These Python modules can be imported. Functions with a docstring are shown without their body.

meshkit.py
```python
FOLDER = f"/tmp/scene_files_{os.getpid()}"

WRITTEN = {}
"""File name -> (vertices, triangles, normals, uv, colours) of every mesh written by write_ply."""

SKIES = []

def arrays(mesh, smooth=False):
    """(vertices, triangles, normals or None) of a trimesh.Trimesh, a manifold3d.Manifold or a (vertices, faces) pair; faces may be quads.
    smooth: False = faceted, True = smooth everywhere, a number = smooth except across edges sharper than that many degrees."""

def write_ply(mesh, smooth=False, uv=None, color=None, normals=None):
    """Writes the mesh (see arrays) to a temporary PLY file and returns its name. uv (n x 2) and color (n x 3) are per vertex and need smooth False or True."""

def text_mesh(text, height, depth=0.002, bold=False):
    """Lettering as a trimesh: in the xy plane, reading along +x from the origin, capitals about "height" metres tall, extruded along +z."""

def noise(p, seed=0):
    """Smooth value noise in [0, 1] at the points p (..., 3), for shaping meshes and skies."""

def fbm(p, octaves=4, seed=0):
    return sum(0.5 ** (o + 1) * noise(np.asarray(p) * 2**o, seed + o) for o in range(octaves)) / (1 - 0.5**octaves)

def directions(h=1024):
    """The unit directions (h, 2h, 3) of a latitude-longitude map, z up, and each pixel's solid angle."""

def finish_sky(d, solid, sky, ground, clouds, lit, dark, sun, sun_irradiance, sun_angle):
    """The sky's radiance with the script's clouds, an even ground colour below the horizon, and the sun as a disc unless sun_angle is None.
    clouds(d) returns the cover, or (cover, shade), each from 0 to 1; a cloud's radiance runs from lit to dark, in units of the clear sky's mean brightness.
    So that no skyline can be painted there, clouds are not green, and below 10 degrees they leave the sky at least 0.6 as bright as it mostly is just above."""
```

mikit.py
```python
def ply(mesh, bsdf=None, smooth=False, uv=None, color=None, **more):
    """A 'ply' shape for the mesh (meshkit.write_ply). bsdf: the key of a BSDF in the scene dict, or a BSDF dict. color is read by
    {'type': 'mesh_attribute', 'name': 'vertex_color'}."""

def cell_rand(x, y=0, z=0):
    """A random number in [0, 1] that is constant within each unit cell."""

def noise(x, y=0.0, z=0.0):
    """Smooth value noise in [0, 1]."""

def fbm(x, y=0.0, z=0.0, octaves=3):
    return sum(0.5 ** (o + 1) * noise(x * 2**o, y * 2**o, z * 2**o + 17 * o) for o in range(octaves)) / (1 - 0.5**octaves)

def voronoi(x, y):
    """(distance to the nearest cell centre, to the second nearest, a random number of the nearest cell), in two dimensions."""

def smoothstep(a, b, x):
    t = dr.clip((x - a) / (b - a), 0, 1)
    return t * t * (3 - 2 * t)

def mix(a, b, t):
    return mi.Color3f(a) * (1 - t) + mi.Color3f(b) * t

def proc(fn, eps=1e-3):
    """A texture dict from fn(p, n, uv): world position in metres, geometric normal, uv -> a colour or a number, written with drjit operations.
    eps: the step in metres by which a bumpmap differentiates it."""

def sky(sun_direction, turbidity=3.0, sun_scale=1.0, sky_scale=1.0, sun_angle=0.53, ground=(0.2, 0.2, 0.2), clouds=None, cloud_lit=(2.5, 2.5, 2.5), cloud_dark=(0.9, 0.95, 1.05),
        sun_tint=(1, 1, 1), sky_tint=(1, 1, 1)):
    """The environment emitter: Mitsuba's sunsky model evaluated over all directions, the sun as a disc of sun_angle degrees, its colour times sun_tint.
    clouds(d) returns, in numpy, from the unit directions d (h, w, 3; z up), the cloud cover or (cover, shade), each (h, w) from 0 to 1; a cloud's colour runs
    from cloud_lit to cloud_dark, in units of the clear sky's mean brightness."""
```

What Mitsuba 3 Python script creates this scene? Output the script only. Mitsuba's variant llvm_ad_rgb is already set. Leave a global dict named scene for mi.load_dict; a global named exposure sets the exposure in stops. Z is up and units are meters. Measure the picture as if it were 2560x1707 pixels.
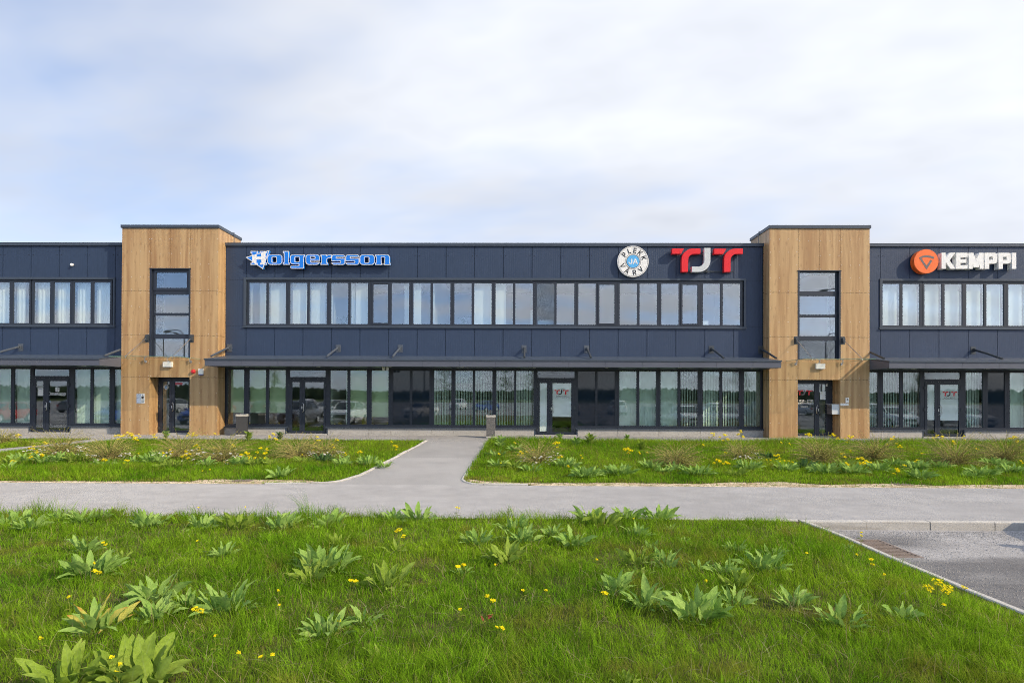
import math, random, numpy as np, trimesh, mitsuba as mi, drjit as dr, mikit, meshkit
from mikit import noise, fbm, voronoi, cell_rand, smoothstep, mix, proc
from shapely.geometry import Polygon, Point, LineString, box as sbox
from shapely import affinity, union_all, contains_xy
T = mi.ScalarTransform4f
scene, labels = {}, {}
rng = np.random.default_rng(7)

# ---------------------------------------------------------------- camera, sky, exposure
EYE = [0.0, 0.0, 1.95]
FWD, UP = [-0.012166, 0.99991, 0.005715], [-0.004097, -0.005766, 0.999975]
scene['camera'] = {'type': 'perspective', 'fov': 80.95, 'fov_axis': 'x', 'near_clip': 0.05, 'far_clip': 6000.0,
                   'principal_point_offset_y': -0.0755,
                   'to_world': T().look_at(origin=EYE, target=[EYE[k] + FWD[k] for k in range(3)], up=UP)}
SUN = [0.725, -0.43, 0.535]
exposure = 1.95


def clouds(d):
    x, y, z = d[..., 0], d[..., 1], np.maximum(d[..., 2], 0.0)
    u, v = x / (z + 0.22), y / (z + 0.22)
    a = meshkit.fbm(np.stack([u * 1.1 + 3.1, v * 2.2 + 0.4 * u, z * 0 + 4.2], -1), 5, 3)
    b = meshkit.fbm(np.stack([u * 3.2 - 0.8 * v, v * 6.5 + 1.6 * u, z * 0 + 9.0], -1), 4, 8)
    e = meshkit.fbm(np.stack([u * 7.0 + 2.2 * v, v * 9.0 - 1.5 * u, z * 0 + 2.0], -1), 4, 15)
    wide = np.clip(0.84 + 0.34 * x, 0.10, 1.0)
    cover = np.clip(wide + 0.85 * (a - 0.5) + 0.50 * (b - 0.5) + 0.30 * (e - 0.5), 0.0, 1.0)
    rear = np.clip(-y * 3, 0, 1)
    cover = np.clip(cover + rear * (1.7 * (b - 0.5) + 0.9 * (e - 0.5) - 0.28), 0.0, 1.0)
    low = np.clip((0.20 - z) / 0.2, 0, 1)
    cover = np.clip(cover + 0.35 * low * (y > 0), 0, 1)
    toward = np.clip(d @ (np.array(SUN) / np.linalg.norm(SUN)), 0, 1)
    shade = np.clip(0.66 + 0.9 * (0.5 - a) + 0.5 * (b - 0.5) + 0.30 * (e - 0.5) - 0.75 * toward ** 2, 0, 1)
    return cover * 0.95, shade


scene['sky'] = mikit.sky(SUN, turbidity=3.0, sun_scale=0.80, sky_scale=1.5, sun_tint=(0.97, 1.0, 1.05), sky_tint=(1.06, 1.0, 1.13), clouds=clouds, cloud_lit=(2.30, 2.36, 2.46), cloud_dark=(1.50, 1.57, 1.73), ground=(0.16, 0.17, 0.12))

# ---------------------------------------------------------------- helpers
used = {}


def uniq(base):
    n = used.get(base, -1) + 1
    used[base] = n
    return base if n == 0 else f'{base}_{n:03d}'


def put(key, mesh, mat, label=None, cat=None, group=None, kind=None, smooth=False, **more):
    """One entry of the scene; a key that is taken gets the next number."""
    head, sep, tail = key.rpartition('__')
    key = uniq(key)
    if isinstance(mesh, dict):
        scene[key] = {**mesh, **more}
    else:
        scene[key] = mikit.ply(mesh, mat, smooth=smooth, **more)
    tag(key, label, cat, group, kind)
    return key


def tag(key, label=None, cat=None, group=None, kind=None):
    t = {k: v for k, v in dict(label=label, category=cat, group=group, kind=kind).items() if v}
    if t:
        labels[key] = t


def thing(name, label, cat, group=None):
    key = uniq(name)
    tag(key, label, cat, group)
    return key


BF = np.array([[0, 2, 1], [0, 3, 2], [4, 5, 6], [4, 6, 7], [0, 1, 5], [0, 5, 4], [1, 2, 6], [1, 6, 5], [2, 3, 7], [2, 7, 6], [3, 0, 4], [3, 4, 7]])


def box(x0, x1, y0, y1, z0, z1):
    return np.array([[x0, y0, z0], [x1, y0, z0], [x1, y1, z0], [x0, y1, z0], [x0, y0, z1], [x1, y0, z1], [x1, y1, z1], [x0, y1, z1]], float), BF


def cat(*ms):
    vs, fs, n = [], [], 0
    for v, f in ms:
        vs.append(np.asarray(v, float)); fs.append(np.asarray(f, int) + n); n += len(v)
    return np.vstack(vs), np.vstack(fs)


def vf(m):
    return np.array(m.vertices), np.array(m.faces)


def ring(x0, x1, z0, z1, w, y0, y1):
    """A rectangular frame of bar width w, butted."""
    return cat(box(x0, x1, y0, y1, z1 - w, z1), box(x0, x1, y0, y1, z0, z0 + w), box(x0, x0 + w, y0, y1, z0 + w, z1 - w), box(x1 - w, x1, y0, y1, z0 + w, z1 - w))


def tube(points, radii, sides=8):
    p = np.asarray(points, float)
    r = np.broadcast_to(np.asarray(radii, float), (len(p),))
    t = np.gradient(p, axis=0); t /= np.linalg.norm(t, axis=1, keepdims=True) + 1e-12
    a = np.cross(t, [0.13, 0.21, 0.97]); bad = np.linalg.norm(a, axis=1) < 0.2
    a[bad] = np.cross(t[bad], [1.0, 0, 0]); a /= np.linalg.norm(a, axis=1, keepdims=True)
    b = np.cross(t, a); g = np.arange(sides) * 2 * np.pi / sides
    v = (p[:, None] + r[:, None, None] * (np.cos(g)[None, :, None] * a[:, None] + np.sin(g)[None, :, None] * b[:, None])).reshape(-1, 3)
    i, j = np.meshgrid(np.arange(len(p) - 1), np.arange(sides), indexing='ij')
    i, j = i.ravel(), j.ravel(); k = (j + 1) % sides
    f = np.vstack([np.stack([i * sides + j, i * sides + k, (i + 1) * sides + k], 1), np.stack([i * sides + j, (i + 1) * sides + k, (i + 1) * sides + j], 1)])
    e = (len(p) - 1) * sides; m = np.arange(1, sides - 1)
    f = np.vstack([f, np.stack([m * 0, m + 1, m], 1), np.stack([e + m * 0, e + m, e + m + 1], 1)])
    return v, f


def extr(poly, yfront, depth):
    """A shapely polygon drawn on the facade plane (x, z), extruded back from yfront by depth."""
    ms = []
    for g in getattr(poly, 'geoms', [poly]):
        if g.is_empty or g.area < 1e-7 or g.geom_type != 'Polygon':
            continue
        v, f = vf(trimesh.creation.extrude_polygon(g, depth, engine='earcut'))
        ms.append((np.stack([v[:, 0], yfront + depth - v[:, 2], v[:, 1]], 1), f))
    return cat(*ms)


def wall_text(s, x, z, height, y, depth=0.002, bold=False, width=None):
    m = meshkit.text_mesh(s, height, depth, bold)
    v, f = vf(m)
    if width:
        v[:, 0] *= width / np.ptp(v[:, 0])
    v[:, 0] -= v[:, 0].min()
    return np.stack([x + v[:, 0], y - v[:, 2], z + v[:, 1]], 1), f


def flat(poly, zf, grid=None):
    """A shapely polygon on the ground, draped on the height function zf; cut in bands along y so that it follows the slope."""
    ms, (x0, y0, x1, y1) = [], poly.bounds
    for a, b in zip(BREAKS[:-1], BREAKS[1:]):
        if b <= y0 or a >= y1:
            continue
        piece = poly.intersection(sbox(x0 - 1, a, x1 + 1, b))
        for g in getattr(piece, 'geoms', [piece]):
            if g.geom_type != 'Polygon' or g.area < 1e-6:
                continue
            v, f = trimesh.creation.triangulate_polygon(g, engine='earcut')
            f = np.asarray(f); v = np.asarray(v)
            e1, e2 = v[f[:, 1]] - v[f[:, 0]], v[f[:, 2]] - v[f[:, 0]]
            neg = e1[:, 0] * e2[:, 1] - e1[:, 1] * e2[:, 0] < 0
            f[neg] = f[neg][:, ::-1]
            ms.append((np.column_stack([v, zf(v[:, 0], v[:, 1])]), f))
    return cat(*ms)


BREAKS = [-400, -50, 9.6, 13.1, 16.6, 20.0, 23.2, 400]


def gz(y):
    return np.interp(y, [13.1, 23.2], [0.0, 0.38])


# ---------------------------------------------------------------- materials
def mat(name, **k):
    scene[name] = {'type': 'twosided', 'bsdf': {'type': 'principled', **k}} if not k.pop('single', False) else {'type': 'principled', **k}
    return name


def rgb(*c):
    return {'type': 'rgb', 'value': list(c)}


def t_panel(p, n, uv):
    s = fbm(p.x * 0.5, p.z * 0.9, 3.0)
    g = noise(p.x * 40, p.z * 3.0, p.y * 40)
    return mix((0.025, 0.044, 0.090), (0.031, 0.053, 0.106), s) * (0.94 + 0.12 * g)


def t_trim(p, n, uv):
    s = fbm(p.x * 1.5, p.z * 8, 1.0)
    return mix((0.042, 0.058, 0.086), (0.052, 0.070, 0.102), s)


def t_fascia(p, n, uv):
    s = fbm(p.x * 1.2, p.z * 6, 5.0)
    return mix((0.082, 0.092, 0.128), (0.098, 0.110, 0.150), s)


def t_wood(p, n, uv):
    u = p.x + p.y * 1.03
    wob = 0.05 * noise(u * 2.0, p.z * 0.7, 2.0) + 0.012 * noise(u * 9, p.z * 3.0, 4.0)
    a = noise((u + wob) * 8.5, p.z * 0.30, 7.0)
    b = noise((u + wob) * 17, p.z * 1.1, 1.0)
    c = noise((u + wob) * 60, p.z * 2.6, 3.0)
    d = noise((u + wob) * 210, p.z * 9.0, 9.0)
    t = 0.52 * a + 0.27 * b + 0.13 * c + 0.08 * d
    col = mix((0.352, 0.203, 0.090), (0.505, 0.340, 0.170), smoothstep(0.20, 0.78, t))
    kx, kz = u * 5.2, p.z * 1.55
    f1, f2, w = voronoi(kx + 0.6 * noise(u * 3, p.z, 5.0), kz)
    knot = smoothstep(0.20, 0.03, f1) * smoothstep(0.35, 0.5, w)
    return mix(col, (0.25, 0.125, 0.050), 0.38 * knot)


def t_asphalt(base, patch, grain=0.13):
    def f(p, n, uv):
        g = noise(p.x * 160, p.y * 160, 1.0) * 0.6 + noise(p.x * 61, p.y * 61, 3.0) * 0.4
        s = fbm(p.x * 0.55, p.y * 1.6, 2.0, 4)
        m = fbm(p.x * 3.5, p.y * 3.5, 8.0)
        c = mix(base, patch, smoothstep(0.35, 0.70, s)) * (0.88 + 0.24 * m)
        return c * (1 - grain / 2 + grain * g)
    return f


def t_path(p, n, uv):
    g = noise(p.x * 150, p.y * 150, 1.0) * 0.6 + noise(p.x * 55, p.y * 55, 3.0) * 0.4
    m = fbm(p.x * 1.4, p.y * 1.4, 8.0)
    up = smoothstep(17.38, 17.42, p.y + 0.03 * noise(p.x * 3, 2.0))
    c = mix((0.272, 0.273, 0.278), (0.238, 0.239, 0.243), up)
    return c * (0.84 + 0.26 * m) * (0.93 + 0.14 * g)


def t_concrete(p, n, uv):
    s = fbm(p.x * 2.2, p.y * 2.2 + p.z * 2.2, 6.0)
    g = noise(p.x * 120, p.y * 120 + p.z * 120, 2.0)
    pores = smoothstep(0.80, 0.90, noise(p.x * 45, p.y * 45 + p.z * 45, 5.0))
    return mix((0.37, 0.362, 0.345), (0.47, 0.462, 0.44), s) * (0.90 + 0.2 * g) * (1 - 0.35 * pores)


def t_kerb(p, n, uv):
    s = fbm(p.x * 3, p.y * 3, p.z * 5)
    g = noise(p.x * 110, p.y * 110, p.z * 110)
    st = smoothstep(0.55, 0.75, fbm(p.x * 1.3, p.y * 4, p.z * 9 + 3.0))
    return mix(mix((0.36, 0.355, 0.34), (0.47, 0.465, 0.45), s), (0.25, 0.235, 0.21), 0.5 * st) * (0.84 + 0.32 * g)


def t_aggregate(p, n, uv):
    f1, f2, w = voronoi((p.x + p.y) * 70, p.z * 70)
    e = smoothstep(0.0, 0.25, f2 - f1)
    s = mix((0.07, 0.07, 0.073), (0.26, 0.255, 0.25), w * w)
    return mix((0.085, 0.084, 0.082), s, e)


def t_soil(p, n, uv):
    s = fbm(p.x * 1.1, p.y * 1.1, 1.0, 4)
    g = noise(p.x * 60, p.y * 60, 3.0)
    c = mix((0.040, 0.052, 0.014), (0.080, 0.086, 0.028), s)
    return mix(c, (0.10, 0.075, 0.04), 0.5 * smoothstep(0.62, 0.8, noise(p.x * 9, p.y * 9, 6.0))) * (0.7 + 0.6 * g)


def t_sand(p, n, uv):
    s = fbm(p.x * 4, p.y * 9, 1.0, 4)
    g = noise(p.x * 90, p.y * 90, 3.0)
    c = mix((0.50, 0.43, 0.33), (0.36, 0.29, 0.20), smoothstep(0.35, 0.65, s))
    return mix(c, (0.15, 0.17, 0.06), 0.8 * smoothstep(0.66, 0.76, noise(p.x * 14, p.y * 22, 8.0))) * (0.75 + 0.5 * g)


def t_field(p, n, uv):
    s = fbm(p.x * 0.02, p.y * 0.02, 1.0, 4)
    g = fbm(p.x * 0.9, p.y * 0.9, 3.0)
    return mix((0.035, 0.052, 0.018), (0.065, 0.075, 0.032), s) * (0.75 + 0.5 * g)


def t_dockleaf(a, b):
    def f(p, n, uv):
        s = noise(p.x * 7, p.y * 7, p.z * 7)
        g = noise(p.x * 60, p.y * 60, p.z * 60)
        rib = smoothstep(0.05, 0.0, dr.abs(uv.x - 0.5)) * 0.7
        vein = smoothstep(0.75, 0.95, 0.5 + 0.5 * dr.sin(uv.y * 55 - 9 * dr.abs(uv.x - 0.5))) * 0.16
        return mix(mix(a, b, s) * (0.86 + 0.28 * g), (0.30, 0.38, 0.16), dr.clip(rib + vein, 0, 1) * 0.55)
    return f


def t_yellowleaf(p, n, uv):
    s = noise(p.x * 16, p.y * 16, p.z * 16)
    c = mix((0.62, 0.56, 0.14), (0.44, 0.50, 0.12), s)
    return mix(c, (0.55, 0.28, 0.07), smoothstep(0.78, 1.0, uv.y + 0.3 * (s - 0.5)))


def t_rust(p, n, uv):
    s = fbm(p.x * 30, p.y * 30, p.z * 30)
    return mix((0.14, 0.112, 0.098), (0.26, 0.215, 0.19), s)


mat('dark_panel', base_color=proc(t_panel), roughness=0.42, specular=0.42)
mat('dark_trim', base_color=proc(t_trim), roughness=0.36, specular=0.5)
mat('dark_frame', base_color=rgb(0.020, 0.027, 0.044), roughness=0.38, specular=0.5)
mat('grey_fascia', base_color=proc(t_fascia), roughness=0.40, specular=0.5)
mat('dark_core', base_color=rgb(0.012, 0.012, 0.014), roughness=0.8)
mat('wood_laminate', base_color=proc(t_wood), roughness=0.40, specular=0.45)
mat('footpath_asphalt', base_color=proc(t_asphalt((0.268, 0.269, 0.276), (0.290, 0.291, 0.298))), roughness=0.9, specular=0.2)
mat('parking_asphalt', base_color=proc(t_asphalt((0.13, 0.13, 0.136), (0.29, 0.29, 0.298), 0.8)), roughness=0.88, specular=0.25)
mat('path_asphalt', base_color=proc(t_path), roughness=0.9, specular=0.2)
mat('concrete', base_color=proc(t_concrete), roughness=0.85, specular=0.25)
mat('kerb_concrete', base_color=proc(t_kerb), roughness=0.85, specular=0.25)
mat('aggregate', base_color=proc(t_aggregate), roughness=0.75)
mat('dark_stone', base_color=rgb(0.040, 0.041, 0.045), roughness=0.5)
mat('soil', base_color=proc(t_soil), roughness=0.95, specular=0.1)
mat('sand', base_color=proc(t_sand), roughness=0.95, specular=0.1)
mat('field', base_color=proc(t_field), roughness=0.95, specular=0.1)
mat('rust', base_color=proc(t_rust), roughness=0.7, specular=0.4)
mat('white_paint', base_color=rgb(0.80, 0.80, 0.79), roughness=0.4)
mat('sign_white', base_color=rgb(0.80, 0.81, 0.82), roughness=0.35)
mat('sign_blue', base_color=rgb(0.004, 0.19, 0.78), roughness=0.35)
mat('sign_blue_side', base_color=rgb(0.02, 0.24, 0.72), roughness=0.4)
mat('sign_red', base_color=rgb(0.72, 0.012, 0.02), roughness=0.35)
mat('sign_silver', base_color=rgb(0.56, 0.60, 0.64), roughness=0.35)
mat('sign_orange', base_color=rgb(0.85, 0.155, 0.025), roughness=0.4)
mat('sign_grey', base_color=rgb(0.13, 0.12, 0.13), roughness=0.4)
mat('sign_sky', base_color=rgb(0.10, 0.42, 0.82), roughness=0.35)
mat('sign_black', base_color=rgb(0.02, 0.02, 0.024), roughness=0.4)
mat('steel', base_color=rgb(0.62, 0.62, 0.62), metallic=1.0, roughness=0.28)
mat('galvanised', base_color=rgb(0.095, 0.115, 0.145), metallic=0.3, roughness=0.45)
mat('dark_metal', base_color=rgb(0.06, 0.07, 0.08), metallic=0.3, roughness=0.4)
mat('paper', base_color=rgb(0.78, 0.80, 0.80), roughness=0.8)
mat('pink_print', base_color=rgb(0.55, 0.13, 0.18), roughness=0.6)
mat('blue_print', base_color=rgb(0.05, 0.10, 0.30), roughness=0.6)
mat('blind', base_color=rgb(0.85, 0.88, 0.86), roughness=0.8)
mat('curtain', base_color=rgb(0.84, 0.85, 0.83), roughness=0.9)
mat('roller', base_color=rgb(0.66, 0.72, 0.50), roughness=0.9)
mat('screen', base_color=rgb(0.035, 0.042, 0.052), roughness=0.8)
mat('room_wall', base_color=rgb(0.62, 0.62, 0.60), roughness=0.9)
mat('room_floor', base_color=rgb(0.16, 0.15, 0.14), roughness=0.6)
mat('furniture_brown', base_color=rgb(0.26, 0.10, 0.06), roughness=0.5)
mat('furniture_yellow', base_color=rgb(0.60, 0.42, 0.06), roughness=0.5)
mat('red_plastic', base_color=rgb(0.55, 0.03, 0.04), roughness=0.3)
mat('rubber', base_color=rgb(0.02, 0.02, 0.02), roughness=0.8)
mat('car_glass', base_color=rgb(0.01, 0.012, 0.014), roughness=0.05, specular=0.7)
mat('lamp_plastic', base_color=rgb(0.75, 0.77, 0.78), roughness=0.15, specular=0.6)
mat('tail_plastic', base_color=rgb(0.45, 0.02, 0.02), roughness=0.2)
for nm, c in dict(white=(0.80, 0.81, 0.82), silver=(0.50, 0.52, 0.55), grey=(0.16, 0.17, 0.19), black=(0.02, 0.02, 0.024), blue=(0.02, 0.07, 0.36), red=(0.40, 0.02, 0.02)).items():
    mat('paint_' + nm, base_color=rgb(*c), roughness=0.3, clearcoat=1.0, clearcoat_gloss=0.95, specular=0.5)
scene['glass_upper'] = {'type': 'thindielectric', 'int_ior': 2.8, 'specular_transmittance': rgb(0.80, 0.89, 0.90), 'specular_reflectance': rgb(0.90, 0.95, 1.0)}
scene['glass_lower'] = {'type': 'thindielectric', 'int_ior': 2.05, 'specular_transmittance': rgb(0.76, 0.90, 0.83), 'specular_reflectance': rgb(0.84, 0.93, 1.0)}
mat('glass_dark', base_color=rgb(0.012, 0.024, 0.042), roughness=0.02, specular=0.6)
scene['glass_tinted'] = {'type': 'thindielectric', 'int_ior': 1.9, 'specular_transmittance': rgb(0.30, 0.42, 0.55), 'specular_reflectance': rgb(0.85, 0.93, 1.0)}
scene['glass_clear'] = {'type': 'thindielectric', 'int_ior': 1.5, 'specular_transmittance': rgb(0.95, 0.98, 0.96)}
scene['glass_door'] = {'type': 'thindielectric', 'int_ior': 1.75, 'specular_transmittance': rgb(0.93, 0.99, 0.98), 'specular_reflectance': rgb(0.84, 0.93, 1.0)}
VC = {'type': 'mesh_attribute', 'name': 'vertex_color'}
scene['grass_blade'] = {'type': 'principledthin', 'base_color': VC, 'roughness': 0.55, 'diff_trans': 0.95, 'spec_trans': 0.0, 'eta': 1.35}
scene['leaf_dock'] = {'type': 'principledthin', 'base_color': proc(t_dockleaf((0.205, 0.375, 0.070), (0.345, 0.50, 0.140))), 'roughness': 0.5, 'diff_trans': 0.55, 'eta': 1.36}
scene['leaf_dock_bright'] = {'type': 'principledthin', 'base_color': proc(t_dockleaf((0.21, 0.33, 0.035), (0.30, 0.41, 0.08))), 'roughness': 0.5, 'diff_trans': 0.6, 'eta': 1.36}
scene['leaf_dock_dark'] = {'type': 'principledthin', 'base_color': proc(t_dockleaf((0.07, 0.15, 0.045), (0.11, 0.20, 0.075))), 'roughness': 0.42, 'diff_trans': 0.5, 'eta': 1.45}
scene['leaf_dock_yellow'] = {'type': 'principledthin', 'base_color': proc(t_yellowleaf), 'roughness': 0.5, 'diff_trans': 0.6, 'eta': 1.4}
scene['petal_yellow'] = {'type': 'principledthin', 'base_color': rgb(0.88, 0.76, 0.02), 'roughness': 0.6, 'diff_trans': 0.5, 'eta': 1.3}
scene['petal_white'] = {'type': 'principledthin', 'base_color': rgb(0.82, 0.82, 0.80), 'roughness': 0.6, 'diff_trans': 0.5, 'eta': 1.3}
scene['stem_green'] = {'type': 'principledthin', 'base_color': rgb(0.20, 0.24, 0.05), 'roughness': 0.6, 'diff_trans': 0.3, 'eta': 1.3}
scene['leaf_red'] = {'type': 'principledthin', 'base_color': rgb(0.36, 0.10, 0.07), 'roughness': 0.5, 'diff_trans': 0.4, 'eta': 1.3}
scene['twig'] = {'type': 'principledthin', 'base_color': VC, 'roughness': 0.7, 'diff_trans': 0.3, 'eta': 1.3}
scene['tree_leaf'] = {'type': 'principledthin', 'base_color': rgb(0.06, 0.10, 0.025), 'roughness': 0.5, 'diff_trans': 0.6, 'eta': 1.4}
mat('bark', base_color=rgb(0.16, 0.13, 0.10), roughness=0.9)
mat('conifer', base_color=rgb(0.034, 0.052, 0.026), roughness=0.9, specular=0.1)
DOCK_NEAR = """-7.40 8.62 0.40 0.22;-7.48 9.00 0.40 0.22;-6.93 8.43 0.45 0.25;-6.94 8.96 0.33 0.19;-6.54 8.92 0.37 0.21;-6.44 9.18 0.31 0.18;-6.42 9.52 0.25 0.17;-5.43 8.74 0.54 0.28;-4.59 8.66 0.50 0.23;-4.13 8.72 0.56 0.23;-3.41 8.61 0.53 0.26;-2.84 8.82 0.56 0.25;-1.91 9.18 0.44 0.20;-1.55 9.25 0.48 0.30;-5.33 7.34 0.38 0.25;-4.57 6.38 0.63 0.28;-4.69 7.04 0.21 0.12;-3.52 7.14 0.36 0.18;-3.41 5.57 0.53 0.29;-3.13 5.15 0.37 0.19;-3.01 5.45 0.35 0.19;-2.59 5.33 0.53 0.29;-3.45 4.88 0.43 0.34 y;-2.92 3.86 0.51 0.39;-2.50 3.96 0.63 0.42;-2.31 7.66 0.30 0.20;-2.13 6.56 0.71 0.36;-2.15 6.22 0.46 0.22;-1.50 7.34 0.30 0.19;-1.32 6.04 0.43 0.34;-1.55 4.81 0.35 0.27;-1.32 5.06 0.22 0.19;-1.01 4.34 0.16 0.17;-1.36 4.00 0.06 0.10;1.08 9.16 0.46 0.35;1.22 8.89 0.55 0.34;1.67 9.29 0.42 0.29;2.19 9.46 0.58 0.24;-0.04 8.59 0.45 0.25;0.04 7.86 0.48 0.27;-0.15 6.92 0.45 0.29;-0.52 7.72 0.42 0.23;0.46 8.24 0.36 0.19;0.71 7.71 0.44 0.23;1.65 8.28 0.36 0.22;2.17 8.66 0.24 0.13;1.37 6.90 0.36 0.24;1.65 6.81 0.35 0.20;1.68 7.64 0.21 0.14;0.95 5.90 0.31 0.26;1.27 6.42 0.26 0.15;1.15 5.49 0.29 0.29;1.56 5.25 0.58 0.30;2.01 6.70 0.23 0.15;2.24 6.56 0.38 0.20;2.23 6.09 0.35 0.18;2.00 5.62 0.29 0.18;2.68 7.47 0.31 0.19;2.73 6.72 0.50 0.29;3.06 7.30 0.32 0.17;2.54 5.58 0.33 0.19;2.71 5.07 0.40 0.22;3.33 5.26 0.34 0.19;0.72 4.03 0.21 0.13;4.24 7.81 0.21 0.11;2.19 8.00 0.19 0.10;3.42 4.74 0.13 0.08;-0.61 6.51 0.21 0.10"""
DOCK_FAR = """-13.26 15.92 0.66 0.30;-12.60 15.80 0.61 0.32;-12.42 16.10 0.54 0.32;-11.89 16.05 0.59 0.30;-13.17 15.44 0.41 0.25;-9.74 15.91 0.68 0.30;-8.81 15.13 0.56 0.22;-10.12 16.80 0.49 0.25;-8.16 15.55 0.39 0.21;-7.34 15.72 0.50 0.25;-6.87 15.60 0.44 0.23;-6.45 15.61 0.40 0.21;-5.52 13.85 0.39 0.35;-5.67 15.92 0.51 0.23;-5.27 16.22 0.56 0.37 d;-4.72 15.95 0.47 0.26;-9.63 21.21 0.37 0.37 u;-12.94 21.84 0.44 0.29 u;-8.61 21.51 0.46 0.34 ud;-3.94 15.64 0.56 0.42;-4.57 15.61 0.44 0.21;-3.48 15.45 0.37 0.16;-0.56 15.43 0.49 0.29;-0.11 15.31 0.49 0.27;0.27 14.83 0.44 0.20;1.21 15.49 0.66 0.35;1.58 14.14 0.60 0.40;2.41 14.44 0.77 0.40;3.39 15.44 0.49 0.27;3.56 14.77 0.45 0.20;-0.59 19.54 0.23 0.44 u;1.48 21.71 0.32 0.29 u;2.34 19.88 0.42 0.50 u;1.86 19.64 0.45 0.39 u;3.92 21.82 0.38 0.26 u;3.90 19.12 0.48 0.33 u;1.05 21.19 0.59 0.23;-0.67 17.40 0.42 0.26;-0.10 18.76 0.38 0.25;4.25 14.39 0.71 0.35;5.15 14.31 0.46 0.23 y;5.82 15.27 0.65 0.31;6.98 16.98 0.61 0.36 d;6.71 15.18 0.49 0.24;7.40 15.58 0.52 0.31 d;7.51 14.85 0.73 0.34;8.24 14.87 0.63 0.32;9.11 15.26 0.49 0.28;10.01 16.07 0.45 0.24;10.14 15.42 0.49 0.31;9.44 14.18 0.51 0.25;10.95 15.71 0.44 0.21;11.14 14.57 0.66 0.27;12.57 16.03 0.58 0.30;12.22 15.01 0.64 0.26;10.71 14.39 0.35 0.13;3.96 15.21 0.41 0.20;8.54 15.88 0.42 0.21;-12.57 14.63 0.35 0.16;-10.68 15.33 0.41 0.20;-10.32 15.89 0.32 0.15"""
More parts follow.
